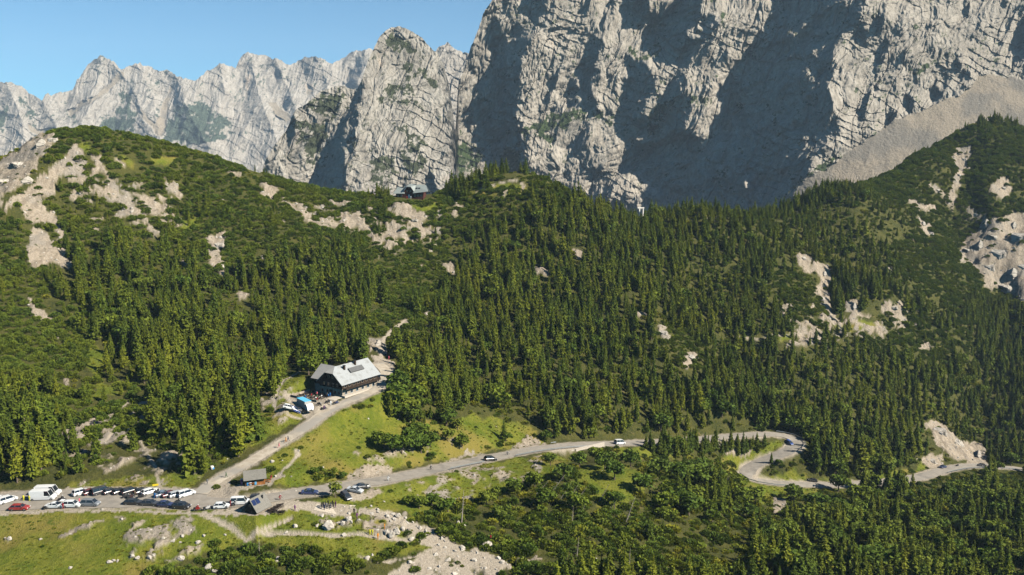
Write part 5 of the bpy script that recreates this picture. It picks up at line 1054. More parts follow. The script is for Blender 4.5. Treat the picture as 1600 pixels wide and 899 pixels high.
def pose_mesh(P):
    me = bpy.data.meshes.new('body'); me.from_pydata([Vector(p) for p in P], EDG, [])
    bm = bmesh.new(); bm.from_mesh(me); sl = bm.verts.layers.skin.verify(); bm.verts.ensure_lookup_table()
    for v, r in zip(bm.verts, RAD): v[sl].radius = (r, r * (1.12 if r > .12 else 1))
    bm.verts[0][sl].use_root = True; bm.to_mesh(me); bm.free()
    o = bpy.data.objects.new('tmp', me); COL.objects.link(o); o.modifiers.new('s', 'SKIN'); d = o.modifiers.new('u', 'SUBSURF'); d.levels = 1
    dg = bpy.context.evaluated_depsgraph_get(); dg.update(); out = bpy.data.meshes.new_from_object(o.evaluated_get(dg)); bpy.data.objects.remove(o)
    PV = [Vector(p) for p in P]
    for f in out.polygons:
        c = f.center; best, bi = 9, 0
        for i, (a, b_) in enumerate(EDG):
            A, B = PV[a], PV[b_]; t_ = min(max((c - A).dot(B - A) / max((B - A).length_squared, 1e-6), 0), 1); dd = (c - A - (B - A) * t_).length
            if dd < best: best, bi = dd, i
        f.material_index = 'skatb'.index(CLS[bi]); f.use_smooth = True
    return out
POSEM = {k: pose_mesh(v) for k, v in POSES.items()}
def hair_mesh(P, helmet=False):
    b = MB(); n = 10; h = Vector(P[3]) * .45 + Vector(P[4]) * .55; r0 = .125 if helmet else .103; rs = []
    for k in range(5):
        a = math.radians(-15 + 26 * k); rs.append([(h.x - .015 + r0 * math.cos(a) * math.cos(q * 2 * math.pi / n), r0 * math.cos(a) * math.sin(q * 2 * math.pi / n) * .92, h.z + r0 * 1.05 * math.sin(a)) for q in range(n)])
    b.loft(rs, smooth=True); return b
CLOTH = dict(black=(.012,.012,.014), navy=(.015,.025,.07), grey=(.12,.12,.125), white=(.55,.55,.53), red=(.24,.02,.025), pink=(.5,.10,.13), blue=(.02,.10,.26), yellow=(.55,.50,.03), orange=(.5,.18,.02), khaki=(.16,.13,.08), green=(.05,.10,.04), denim=(.06,.09,.16), purple=(.14,.04,.14))
HAIR = dict(dark=(.02,.014,.01), brown=(.07,.04,.02), fair=(.25,.17,.08))
def person(u, v, rz, pose, top, leg, label, hair='dark', group=None, lift=0.0, loc=None, helmet=False):
    p = loc if loc is not None else at(u, v); o = empty('person', p + Vector((0, 0, .05 + lift)), R(rz)); tag(o, label, 'person', group)
    me = POSEM[pose].copy(); me.name = 'body'; me.materials.clear()
    tm = paint('cloth_' + top, CLOTH[top], .9, .1)
    for m in (tm, skin_m, tm if top in ('black', 'grey', 'yellow') else skin_m, paint('cloth_' + leg, CLOTH[leg], .9, .1), paint('cloth_black', CLOTH['black'], .9, .1)): me.materials.append(m)
    link(bpy.data.objects.new('body', me), o)
    hair_mesh(POSES[pose], helmet).build('helmet' if helmet else 'hair', paint('helmet_' + top, CLOTH['black' if top == 'white' else 'white'], .3, .5) if helmet else paint('hair_' + hair, HAIR[hair], .8, .2), o)
    return o
for a in [
 (37,783.5,100,'stand','yellow','black','person in a yellow vest standing left of the white vans'),(46,784,80,'stand','yellow','navy','person in a yellow vest at the tail of the front white van'),
 (98.5,796,90,'stand','red','black','person in a red top between the two white cars'),(124.5,788,180,'stand','pink','denim','person in a pink top at the bonnet of the open white off-roader'),
 (207,778.5,-60,'stand','black','black','person in black beside the motorcycles at the bank row'),(211.2,775.5,200,'stand','khaki','khaki','person in brown standing behind the black off-roader'),(242,779.5,-80,'walk','blue','grey','person in a blue shirt walking across the asphalt'),
 (324,757.5,-60,'walk','grey','black','person in grey walking on the track above the parked minibus'),(353.8,747,220,'walk','green','black','person in dark clothes walking down the lodge track'),(386.3,758.5,90,'stand','black','navy','person in black at the corner of the kiosk'),
 (360,792,60,'stand','red','black','person in red standing right of the white hatchback'),(436,700.5,40,'walk','pink','grey','person in pink walking up the lodge track'),(447,692,220,'walk','orange','denim','person in orange walking up the lodge track'),(450.5,690,220,'walk','navy','denim','person in navy walking up the lodge track'),
 (461,799,90,'stand','purple','navy','person in purple standing on the gravel between hut and platform'),(607.5,563,90,'stand','pink','black','person in pink at the bend above the lodge'),(517,634,-30,'stand','white','black','person in white walking past the motorcycles'),(516,621,90,'stand','blue','denim','person in blue at the lodge door'),
 (553.5,804,-90,'stand','black','black','person in black standing by the rock below the platform'),(557.8,811,-40,'walk','purple','grey','person in purple walking below the platform'),(578,837,90,'stand','yellow','grey','person in yellow on the footpath, left of two'),(582,837,80,'stand','yellow','green','person in yellow on the footpath, right of two'),
 (601,828.5,0,'stand','orange','black','person in orange among the pale boulders'),(590.5,843,-50,'stand','orange','khaki','person in orange on the footpath below the boulders'),(766.5,845.5,90,'stand','red','grey','person in red standing on the rock at the gravel fan'),(424,749,-100,'sit','red','black','person in red sitting at the kiosk table'),
 (642,311,-90,'stand','white','navy','person in white before the ridge house'),(636,311.5,-60,'stand','red','black','person in red before the ridge house'),
]: person(*a)
for i, (u, v, rz, ps, tp) in enumerate([(502.5,795,10,'stand','black'),(506.5,797.5,60,'stand','navy'),(508.5,792.5,200,'stand','black'),(510.5,795.5,120,'stand','grey'),(513,791.5,250,'walk','black'),(514.5,796.5,20,'stand','black'),(517,794.5,190,'stand','navy'),(519.5,792,300,'stand','black'),(521.8,795,170,'stand','black'),(524.5,793,230,'stand','purple'),(505,793.5,-60,'stand','black')]):
    person(u, v, rz, ps, tp, ('black', 'denim', 'grey')[i % 3], f"person in {tp if tp != 'black' else 'dark clothes'} in the group on the stone platform", group='group standing on the stone platform')
def rider(u, v, rz, top, label, lift=0.0, helmet=True): person(u, v, rz, 'ride', top, 'black', label, helmet=helmet, lift=lift)
rider(606.5,752.5,30,'white','cyclist in white riding past the silver car'); rider(673,735,31,'black','cyclist in black on the straight road'); rider(793,712,210,'grey','cyclist in grey beyond the black off-roader'); rider(437.5,782,15,'red','cyclist in red riding on the gravel right of the hut')
rider(97,783.5,20,'black','motorcyclist in black right of the white vans'); rider(279.5,787.5,-10,'black','motorcyclist in black passing the four dark cars'); rider(366.5,792,15,'black','cyclist in black by the white minibus'); rider(308.5,798.3,12,'red','motorcyclist in red on the left motorcycle by the footpath'); rider(506.5,640.5,35,'purple','motorcyclist in purple below the lodge')
# ================================================================== houses
def mk(name, f): 
    t = NT(name); return f(t)
def planks(t, a, b, sc=3.2, axis=2):
    P = t.obj(); w = t.n('TexWave', wave_type='BANDS', bands_direction='XYZ'[axis]); w.inputs['Scale'].default_value = sc; w.inputs['Distortion'].default_value = 1.0; w.inputs['Detail'].default_value = 2; t.l(P, w.inputs[0])
    c = t.mix(t.ramp(w.outputs['Fac'], .1, .5), tuple(x * .45 for x in a), a); c = t.mix(t.ramp(t.noise(P, 1.6, 3), .45, .7), c, b); return t.done(c, .85, .15)
dark_wood = mk('dark_timber', lambda t: planks(t, (.030, .020, .014), (.052, .036, .025)))
orange_wood = mk('orange_timber', lambda t: planks(t, (.26, .10, .028), (.34, .15, .05)))
red_wood = mk('red_brown_timber', lambda t: planks(t, (.060, .020, .015), (.09, .035, .024)))
def _stone(t):
    P = t.obj(); v = t.n('TexVoronoi'); v.inputs['Scale'].default_value = 2.2; t.l(P, v.inputs['Vector'])
    c = t.mix(t.ramp(v.outputs['Distance'], .15, .55), (.30, .25, .19), (.20, .165, .125)); c = t.mix(t.ramp(t.noise(P, .8, 4), .4, .7), c, (.36, .31, .24)); return t.done(c, .9, .1)
stone = mk('rubble_masonry', _stone)
plaster = paint('pale_plaster', (.42, .37, .30), .9, .1, var=.15)
def _metal(a, b):
    def f(t):
        P = t.obj(); w = t.n('TexWave', bands_direction='X'); w.inputs['Scale'].default_value = .9; t.l(P, w.inputs[0])
        c = t.mix(t.ramp(w.outputs['Fac'], .02, .12), tuple(x * .55 for x in a), a); c = t.mix(t.ramp(t.noise(P, .5, 4), .5, .75), c, b); return t.done(c, .5, .35)
    return f
roof_light = mk('pale_sheet_roof', _metal((.285, .295, .29), (.19, .19, .178))); roof_old = mk('weathered_shingle_roof', _metal((.34, .32, .285), (.25, .235, .205))); roof_green = mk('grey_green_sheet_roof', _metal((.21, .232, .215), (.175, .19, .172)))
shingle = mk('silver_shingles', lambda t: planks(t, (.19, .178, .152), (.13, .122, .104), 1.6))
pv = paint('solar_cells', (.012, .02, .06), .15, .6); frame_w = paint('window_frame', (.30, .24, .17), .6, .3)
def slab(b, pts, th, mi=0):
    """a roof plane with thickness below it"""
    n = (Vector(pts[1]) - Vector(pts[0])).cross(Vector(pts[2]) - Vector(pts[0])).normalized()
    if n.z < 0: n = -n
    b.loft([[Vector(p) for p in pts], [Vector(p) - n * th for p in pts]], mi)
def window(parent, c, w, h, nx, ny, fm=None):
    """window set proud in a wall whose outward normal is (nx, ny)"""
    a = math.atan2(ny, nx); f = MB(); f.box((0, 0, 0), (.08, w + .16, h + .16)); o = f.build('window', fm or frame_w, parent); o.location = (c[0] + nx * .03, c[1] + ny * .03, c[2]); o.rotation_euler = (0, 0, a)
    p = MB(); p.box((.045, 0, 0), (.03, w, h)); p.build('pane', glass, o); return o
def level_base(b, x0, x1, y0, y1, z0, z1): b.box(((x0 + x1) / 2, (y0 + y1) / 2, (z0 + z1) / 2), (x1 - x0, y1 - y0, z1 - z0))
# ---- the mountain lodge
P0 = at(535, 621); TH = R(57)
lo = empty('mountain_lodge', P0 - Vector((0, 0, .1)), TH); tag(lo, 'large dark timber mountain lodge with a pale sheet roof above the track', 'lodge')
E, RZ_, Wm, Ln = 5.0, 9.5, 10.6, 17.6
b = MB(); level_base(b, 0, Ln, 0, Wm, -2.5, 2.75); level_base(b, 1.4, 10, Wm - .1, 14.6, -2.5, 2.75); b.build('ground_floor_wall', stone, lo)
b = MB(); level_base(b, -.06, Ln + .06, -.06, Wm + .06, 2.75, E + .1)
b.loft([[(x, -.06, E + .05), (x, Wm / 2 - 1.9, RZ_ - 1.75), (x, Wm / 2 + 1.9, RZ_ - 1.75), (x, Wm + .06, E + .05)] for x in (-.06, Ln + .06)])
level_base(b, 1.34, 10, Wm, 14.66, 2.75, E + .2); b.loft([[(1.34, y, E), (5.4, y, 8.3), (9.5, y, E)] for y in (6, 14.6)]); b.build('timber_wall', dark_wood, lo)
b = MB(); ov = .9; sl_ = (RZ_ - E) / (Wm / 2); ze = E - ov * sl_ + .15
hx = 2.0
slab(b, [(-.9, -ov, ze), (Ln + .8, -ov, ze), (Ln + .8, Wm / 2, RZ_ + .15), (hx, Wm / 2, RZ_ + .15), (-.9, Wm / 2 - 2.0, RZ_ + .15 - 2.0 * sl_)], .16); b.build('roof', roof_light, lo)
b = MB(); slab(b, [(-.9, Wm + ov, ze), (Ln + .8, Wm + ov, ze), (Ln + .8, Wm / 2 + .01, RZ_ + .14), (hx, Wm / 2 + .01, RZ_ + .14), (-.9, Wm / 2 + 2.0, RZ_ + .14 - 2.0 * sl_)], .16)
slab(b, [(-.92, Wm / 2 - 2.0, RZ_ + .14 - 2.0 * sl_), (hx, Wm / 2, RZ_ + .15), (-.92, Wm / 2 + 2.0, RZ_ + .14 - 2.0 * sl_)], .12)
slab(b, [(.3, Wm + .1, E - .35), (5.4, 7.0, 8.75), (5.4, 15.5, 8.75), (.3, 15.5, E - .35)], .15); slab(b, [(10.4, Wm + .1, E - .35), (5.42, 7.0, 8.74), (5.42, 15.5, 8.74), (10.4, 15.5, E - .35)], .15)
b.build('rear_roof', roof_old, lo)
rn = Vector((0, -sl_, 1)).normalized(); ra = math.atan(sl_)
def on_roof(x, s): return (x, s, E + .15 + s * sl_)
b = MB(); b.box((9.6, 2.55, E + .25 + 2.55 * sl_ + .22), (6.4, 1.7, .34), rx=ra); sky_l = b.build('roof_dormer', dark_wood, lo); b = MB(); b.box((9.6, 2.5, E + .25 + 2.5 * sl_ + .46), (6.7, 1.95, .10), rx=ra); b.build('dormer_roof', paint('dormer_sheet', (.085, .085, .082), .6), sky_l)
for x, y, h in ((4.9, 3.7, 1.5), (10.8, 4.3, 1.6)):
    b = MB(); b.box((x, y, E + y * sl_ + h / 2), (.7, .6, h)); c_ = b.build('chimney', dark_wood, lo); b = MB(); b.box((x, y, E + y * sl_ + h + .06), (.95, .85, .12)); b.build('chimney_cap', plastic, c_)
for y in (1.5, 3.4, 7.0, 9.4): window(lo, (0, y, 1.35), .9, 1.0, -1, 0)
b = MB(); b.box((-.05, 5.2, 1.0), (.12, 1.5, 2.1)); d_ = b.build('door', paint('door_wood', (.05, .028, .016), .6), lo); b = MB(); b.box((-.13, 5.75, 1.0), (.06, .05, .2)); b.build('handle', chrome, d_)
for y in (2.2, 4.1, 6.3, 8.4): window(lo, (-.06, y, 3.9), .75, .95, -1, 0)
for y in (4.4, 6.2): window(lo, (-.06, y, 6.5), .7, .8, -1, 0)
for k in range(8): window(lo, (1.4 + 2.1 * k, -.06, 3.75), 1.0, 1.0, 0, -1)
for k in range(6): window(lo, (1.8 + 2.7 * k, 0, 1.3), 1.0, .9, 0, -1, paint('pale_blue_shutter', (.30, .42, .47), .6))
b = MB(); b.box((9.0, -.75, 2.72), (17.2, 1.4, .14)); b.build('balcony_floor', dark_wood, lo); b = MB(); b.box((9.0, -1.42, 3.2), (17.2, .08, .85)); b.build('balcony_railing', dark_wood, lo)
b = MB(); level_base(b, -.5, Ln, -1.7, -.02, -3, .75); b.build('plinth', plaster, lo)
b = MB(); b.box((-2.4, 1.2, -.05), (4.0, 3.4, .5)); b.build('entrance_steps', plaster, lo)
# terrace with tables and guests
LM = lo.matrix_basis
def lw(x, y, z=0): return Matrix.Translation(lo.location) @ Matrix.Rotation(TH, 4, 'Z') @ Vector((x, y, z))
tb = empty('stone_terrace', lw(-4.8, 9.0, -.02), TH); tag(tb, 'stone terrace with guest tables in front of the lodge', 'terrace')
b = MB(); b.box((0, 0, -1.2), (8.6, 12.5, 2.6)); b.build('paving', paint('terrace_paving', (.24, .20, .155), .9, .1, var=.3, scale=1.2), tb)
b = MB(); b.box((-4.2, 0, .45), (.25, 12.5, .75)); b.box((0, 6.15, .45), (8.6, .25, .75)); b.build('parapet', stone, tb)
def picnic(p, rz, label, group, m=None):
    o = empty('picnic_table', p, rz); tag(o, label, 'table', group); m = m or dark_wood
    b = MB(); b.box((0, 0, .75), (1.8, .75, .06)); b.build('tabletop', m, o)
    for s in (-1, 1): b = MB(); b.box((0, s * .68, .45), (1.8, .28, .05)); b.build('bench_seat', m, o)
    for s in (-1, 1): b = MB(); b.box((s * .65, 0, .36), (.08, 1.4, .08)); b.box((s * .65, .25, .36), (.08, .08, .72), rx=.3); b.box((s * .65, -.25, .36), (.08, .08, .72), rx=-.3); b.build('leg', m, o)
    return o
ct = ['red', 'white', 'black', 'navy', 'blue', 'grey', 'black', 'khaki', 'pink', 'white', 'green', 'black']
q = 0
for i in range(3):
    for j in range(4):
        x, y = -7.6 + 2.6 * i, 4.4 + 2.7 * j; z = .14
        picnic(lw(x, y, z) - Vector((0, 0, .04)), TH + .1 * ((i * 3 + j) % 3), f"dark picnic table on the lodge terrace, {('nearest the truck', 'in the middle row', 'nearest the lodge wall')[i]}", 'picnic tables on the lodge terrace')
        for s, ps in ((-1, 1), (1, -1)):
            if (q * 7 + 3) % 5 < 4:
                c_ = ct[q % 12]; person(0, 0, math.degrees(TH) + (90 if s < 0 else -90) + 6 * (q % 3), 'sit', c_, ('black', 'denim', 'khaki')[q % 3], f"person in {c_} seated at a terrace table of the lodge", ('dark', 'brown', 'fair')[q % 3], 'guests seated on the lodge terrace', loc=lw(x + .35 * s, y + s * .68, z - .07))
            q += 1
# ---- souvenir kiosk
kp = at(398.5, 755); ka = R(20); k_ = empty('souvenir_kiosk', kp, ka); tag(k_, 'small timber kiosk with grey shingle roof and orange front', 'kiosk')
b = MB(); level_base(b, -2.6, 2.6, -1.5, 1.5, -.8, 2.3); b.build('wall', orange_wood, k_)
b = MB(); b.loft([[(-2.64, -1.56, -.3), (-2.64, -1.56, 2.2), (-2.64, 0, 3.6), (-2.64, 1.56, 2.2), (-2.64, 1.56, -.3)], [(-2.45, -1.56, -.3), (-2.45, -1.56, 2.2), (-2.45, 0, 3.6), (-2.45, 1.56, 2.2), (-2.45, 1.56, -.3)]]); b.build('gable_wall', dark_wood, k_)
b = MB(); slab(b, [(-3.0, -2.3, 1.75), (3.0, -2.3, 1.75), (3.0, 0, 3.85), (-3.0, 0, 3.85)], .12); slab(b, [(-3.0, 2.3, 1.75), (3.0, 2.3, 1.75), (3.0, .01, 3.84), (-3.0, .01, 3.84)], .12); b.build('roof', shingle, k_)
b = MB(); b.box((-.9, -1.53, 1.2), (1.5, .08, .9)); hatch = b.build('serving_hatch', plastic, k_); b = MB(); b.box((-.9, -1.75, .72), (1.7, .45, .07)); b.build('counter', orange_wood, hatch)
b = MB(); b.box((.6, -1.55, 1.7), (.5, .06, .35)); b.build('yellow_sign', paint('yellow_paint', (.62, .45, .02), .5), k_)
for x, c_ in ((-1.9, (.05, .22, .45)), (-1.2, (.5, .5, .48)), (.1, (.08, .3, .5))):
    b = MB(); b.box((x, -1.62, .55), (.55, .12, .8)); b.build('poster_board', paint('board_%d' % int(c_[0] * 100), c_, .6), k_)
for i, (x, y, c_, lb) in enumerate(((-3.4, .9, (.5, .5, .5), 'white goods rack standing at the dark gable of the kiosk'), (-3.5, 0, (.5, .12, .2), 'pink goods rack standing at the dark gable of the kiosk'))):
    b = MB(); b.box((0, 0, .55), (.5, .7, 1.1), taper=.8); b.box((0, 0, 1.25), (.6, .8, .1)); o = b.build('display_rack', paint('rack_%d' % i, c_, .7), None, kp + Matrix.Rotation(ka, 3, 'Z') @ Vector((x, y, 0)), ka); tag(o, lb, 'display rack')
picnic(at(418, 754), R(15), 'orange picnic table right of the kiosk', None, orange_wood)
# ---- shingled hut with solar panels
hp = at(401.5, 797.5); ha = R(-25); h_ = empty('shingled_hut', hp, ha); h_.scale = (.92, 1.05, .84); tag(h_, 'steep roofed hut with silver shingles and two solar panels', 'hut')
b = MB(); level_base(b, -1.9, 1.9, -2.2, 2.2, -1.2, 1.6); b.loft([[(-1.9, y, 1.55), (0, y, 4.1), (1.9, y, 1.55)] for y in (-2.2, 2.2)]); b.build('wall', mk('brown_timber', lambda t: planks(t, (.060, .034, .020), (.085, .052, .033))), h_)
b = MB(); slab(b, [(-3.0, -2.5, .25), (-3.0, 2.8, .25), (0, 2.8, 4.6), (0, -2.5, 4.6)], .13); slab(b, [(2.7, -2.5, .7), (2.7, 2.8, .7), (.01, 2.8, 4.59), (.01, -2.5, 4.59)], .13); b.build('roof', shingle, h_)
for k in range(2): b = MB(); b.box((.9, -1.7 + 1.25 * k, 3.42), (1.7, 1.1, .06), ry=math.atan2(3.9, 2.7)); b.build('solar_panel', pv, h_)
b = MB(); b.box((.75, 1.3, 3.9), (.35, .35, 1.1)); b.build('chimney', plastic, h_)
b = MB(); b.box((0, -2.24, .6), (1.0, .08, 1.9)); d_ = b.build('door', red_wood, h_); b = MB(); b.box((.38, -2.3, .6), (.05, .05, .18)); b.build('handle', chrome, d_)
window(h_, (1.9, .5, .7), .8, .7, 1, 0); window(h_, (0, -2.2, 2.5), .6, .6, 0, -1)
b = MB(); level_base(b, -2.3, 3.0, -3.0, 2.4, -1.0, .10); b.build('stone_base', stone, h_)
for i, (u, v, a) in enumerate(((424,800,30),(429,797.5,30),(433.5,795,28),(438,792.5,25),(428,802.5,10),(440,803,5))):
    picnic(at(u, v), R(a), f"dark picnic table beside the shingled hut, {('nearest the hut', 'second from the hut', 'third from the hut', 'farthest up the row', 'in the lower row', 'alone at the lower right')[i]}", 'picnic tables beside the shingled hut')
# ---- house on the ridge
rp = at(640, 311); r_ = empty('ridge_house', rp + Vector((0, 5, .4)), R(-6)); tag(r_, 'red brown house with grey green roof standing on the ridge', 'house')
b = MB(); level_base(b, -8, 8.5, -4, 4, -3, 3.4); b.loft([[(-2.6, y, 3.3), (-2.6, y, 4.6), (-1.2, y, 6.3), (1.2, y, 6.3), (2.6, y, 4.6), (2.6, y, 3.3)] for y in (-4.3, 0)]); b.build('wall', red_wood, r_)
b = MB(); slab(b, [(-9.4, -5.2, 2.7), (-2.4, -5.2, 2.7), (-2.4, 0, 6.6), (-7.8, 0, 6.6)], .16); slab(b, [(2.6, -5.2, 2.9), (12.0, -4.9, 4.0), (9.4, 0, 7.8), (.5, 0, 8.3)], .16)
slab(b, [(-2.9, -5.0, 4.4), (-1.3, -5.0, 6.7), (-.6, 0, 8.2), (-3.4, 0, 6.6)], .14); slab(b, [(-1.3, -5.0, 6.7), (1.3, -5.0, 6.7), (1.0, 0, 8.3), (-.8, 0, 8.3)], .14); slab(b, [(1.3, -5.0, 6.7), (3.4, -5.0, 3.6), (4.2, 0, 7.9), (1.0, 0, 8.3)], .14)
slab(b, [(-9.4, 5.2, 2.7), (11, 5.2, 3.2), (9.4, .02, 7.7), (-7.8, .02, 6.5)], .16); b.build('roof', roof_green, r_)
for x, y, z in ((-4.2, -.6, 7.3), (-1.9, .2, 9.2), (4.0, -.4, 8.6)): b = MB(); b.box((x, y, z), (.7, .7, 2.2)); b.build('chimney', plaster if x > -4 else plastic, r_)
for x in (4.4, 6.0): b = MB(); b.box((x, -2.7, 5.75), (1.0, .9, .5), rx=.6); b.build('skylight', glass, r_)
for x in (-6.6, -4.6, 3.6, 5.6, 7.4): window(r_, (x, -4, 1.5), .9, 1.0, 0, -1)
for x in (-1.0, 1.0): window(r_, (x, -4.3, 4.3), .7, .8, 0, -1)
b = MB(); b.box((0, -4.06, 1.0), (1.1, .12, 2.2)); b.build('door', paint('white_door', (.5, .48, .44), .6), r_)
# ---- white stone portal in the trees of the saddle
mp = at(1002, 322); m_ = empty('stone_portal', mp, R(25)); tag(m_, 'white portal of two pillars and a lintel above the saddle', 'monument'); wst = paint('white_stone', (.55, .52, .46), .8)
for s in (-1, 1): b = MB(); b.box((s * 1.45, 0, 2.9), (.75, .75, 6.6), taper=.95); b.build('pillar', wst, m_)
b = MB(); b.box((-.5, 0, 6.5), (5.2, 1.0, .7)); b.build('lintel', wst, m_)
# ---- viaduct under the pass road
vp = [p for p in RD['pass_road'][0]]; iv = min(range(len(vp)), key=lambda k: abs(proj(vp[k].x, vp[k].y, vp[k].z)[0] - 898))
d = (vp[iv + 3] - vp[iv - 3]); va = math.atan2(d.y, d.x); c0 = vp[iv] + Vector((math.sin(va), -math.cos(va), 0)) * 3.75
v_ = empty('stone_viaduct', c0, va); tag(v_, 'small stone arch viaduct carrying the pass road', 'viaduct')
b = MB(); AW, AH = 1.7, -1.4; outer = []; n = 12
def arch_side(y):
    arc = [(AW * math.cos(math.pi * (1 - k / n)), y, AH - 1.2 + AW * math.sin(math.pi * k / n)) for k in range(n + 1)]
    return arc
for y in (0, -.9):
    A_ = [b.bm.verts.new(p) for p in arch_side(y)]; T_ = [b.bm.verts.new((-3.0 + 6.0 * k / n, y, .25)) for k in range(n + 1)]
    for k in range(n): b.bm.faces.new((A_[k], A_[k + 1], T_[k + 1], T_[k]))
    for s, e in ((-1, 0), (1, n)):
        q_ = [b.bm.verts.new(p) for p in ((s * AW, y, -7.5), (s * 3.0, y, -7.5))]; b.bm.faces.new((A_[e], T_[e], q_[1], q_[0]))
B_ = arch_side(0); C_ = arch_side(-.9)
for k in range(n): b.quad(B_[k], B_[k + 1], C_[k + 1], C_[k])
for s in (-1, 1): b.quad((s * AW, 0, -2.6), (s * AW, -.9, -2.6), (s * AW, -.9, -7.5), (s * AW, 0, -7.5)); b.quad((s * 3, 0, .25), (s * 3, -.9, .25), (s * 3, -.9, -7.5), (s * 3, 0, -7.5))
b.box((0, -.45, .3), (6.3, 1.0, .14)); b.build('arch_wall', plaster, v_)
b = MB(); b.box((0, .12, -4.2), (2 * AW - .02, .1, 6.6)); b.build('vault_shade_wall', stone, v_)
for s in (-1, 1): b = MB(); b.box((s * 7.2, -.3, -.6), (8.2, .6, 1.7)); b.build('wing_wall', plaster, v_)
# ---- guard rails, each run a thing of its own
rail_m = paint('galvanised_rail', (.30, .32, .32), .45, .4, .6)
def rail(u0, u1, v0, v1, side, label, off=3.55):
    idx = [k for k, p in enumerate(vp) if min(u0, u1) <= proj(p.x, p.y, p.z)[0] <= max(u0, u1) and min(v0, v1) <= proj(p.x, p.y, p.z)[1] <= max(v0, v1)]
    if len(idx) < 3: print('no rail', label); return
    L_ = []
    for k in idx[::2]:
        dd = vp[min(k + 1, len(vp) - 1)] - vp[max(k - 1, 0)]; dd.z = 0; dd.normalize(); L_.append(vp[k] + Vector((dd.y, -dd.x, 0)) * off * side)
    o = empty('guard_rail', L_[0]); tag(o, label, 'guard rail', 'guard rails of the pass road'); L_ = [p - L_[0] for p in L_]
    b = MB()
    b.loft([[(p + Vector((0, 0, .52))), p + Vector((0, 0, .86)), p + Vector((.05, .05, .86)), p + Vector((.05, .05, .52))] for p in L_]); b.build('rail_beam', rail_m, o)
    for p in L_[::2][:60]: b = MB(); b.box(p + Vector((.02, .08, .3)), (.1, .1, 1.0)); b.build('post', rail_m, o)
rail(790, 925, 600, 720, 1, 'long guard rail over the viaduct'); rail(1212, 1260, 670, 703, -1, 'curved guard rail round the upper hairpin bend'); rail(1168, 1226, 739, 770, 1, 'guard rail outside the lower hairpin bend'); rail(1468, 1545, 715, 742, 1, 'guard rail on the road below the pale rock face'); rail(688, 745, 715, 740, 1, 'short guard rail on the straight road'); rail(1556, 1640, 715, 745, 1, 'guard rail on the road at the right edge')
rail(868, 884, 690, 702, -1, 'short rail piece on the mountain side opposite the viaduct')
# ---- small things
p = at(243.5, 766.5); o = empty('yellow_board', p, R(20)); tag(o, 'yellow board on two posts behind the white estate car', 'sign')
b = MB(); b.box((0, 0, 1.55), (1.5, .06, .5)); b.build('panel', paint('yellow_paint', (.62, .45, .02), .5), o)
for s in (-1, 1): b = MB(); b.box((s * .6, .06, .7), (.08, .08, 1.5)); b.build('post', dead_bark, o)
p = at(331.5, 733.5); o = empty('water_barrel', p); tag(o, 'white and blue barrel on the bank above the parked minibus', 'barrel'); b = MB(); b.tube([(0, 0, 0), (0, 0, .1), (0, 0, .55), (0, 0, 1.0)], [.42, .46, .48, .42], 14); b.build('drum', wst, o); b = MB(); b.tube([(.35, -.1, .35), (.52, -.15, .35)], .3, 12); b.build('lid', paint('board_5', (.05, .22, .45), .6), o)
# low kerb wall of boulders along the lodge track, stone platform
pl = empty('stone_platform', at(520, 799)); tag(pl, 'pale stone viewing platform under the group of people', 'platform'); b = MB(); q_ = [at(u, v) - pl.location for u, v in ((490, 797), (525, 804), (548, 796), (556, 790), (530, 788), (495, 788))]
b.loft([[Vector((p.x, p.y, -1.5)) for p in q_], [Vector((p.x, p.y, max(p.z for p in q_) * .0 + p.z + .02)) for p in q_]]); b.build('slab', paint('pale_slab', (.40, .345, .27), .95, .1, var=.2), pl)
# small roadside tree
p = at(524, 777.5); o = empty('roadside_tree', p); o.scale = (3.8, 3.8, 4.6); tag(o, 'small thin-leaved tree alone at the roadside by the charcoal hatchback', 'tree'); link(bpy.data.objects.new('crown', LEAFY[2]), o); link(bpy.data.objects.new('trunk', LTRUNK), o)
# ---- boulders: an irregular fractured block, re-cut for each
boulder_m = NT('pale_boulder'); P_ = boulder_m.obj(); c = boulder_m.mix(boulder_m.ramp(boulder_m.noise(P_, 1.8, 5, .65), .35, .7), (.40, .36, .30), (.27, .24, .20)); c = boulder_m.mix(boulder_m.ramp(boulder_m.noise(P_, .9, 3), .58, .7), c, (.16, .14, .11)); boulder_m.bump(boulder_m.noise(P_, 4, 4), .5, .2); boulder_m = boulder_m.done(c, .95, .1)
def boulder_mesh(seed):
    g_ = random.Random(seed); bm = bmesh.new(); bmesh.ops.create_icosphere(bm, subdivisions=3, radius=1)
    cuts = [(Vector((g_.gauss(0, 1), g_.gauss(0, 1), g_.gauss(0, 1))).normalized(), g_.uniform(.5, .85)) for _ in range(16)]
    for v in bm.verts:
        for n_, d_ in cuts:
            k = v.co.dot(n_) - d_
            if k > 0: v.co -= n_ * k * .92
        v.co *= 1 + .05 * g_.gauss(0, 1); v.co.z *= .8
    me = bpy.data.meshes.new('boulder'); bm.to_mesh(me); bm.free(); me.materials.append(boulder_m); return me
BM = [boulder_mesh(k) for k in range(6)]
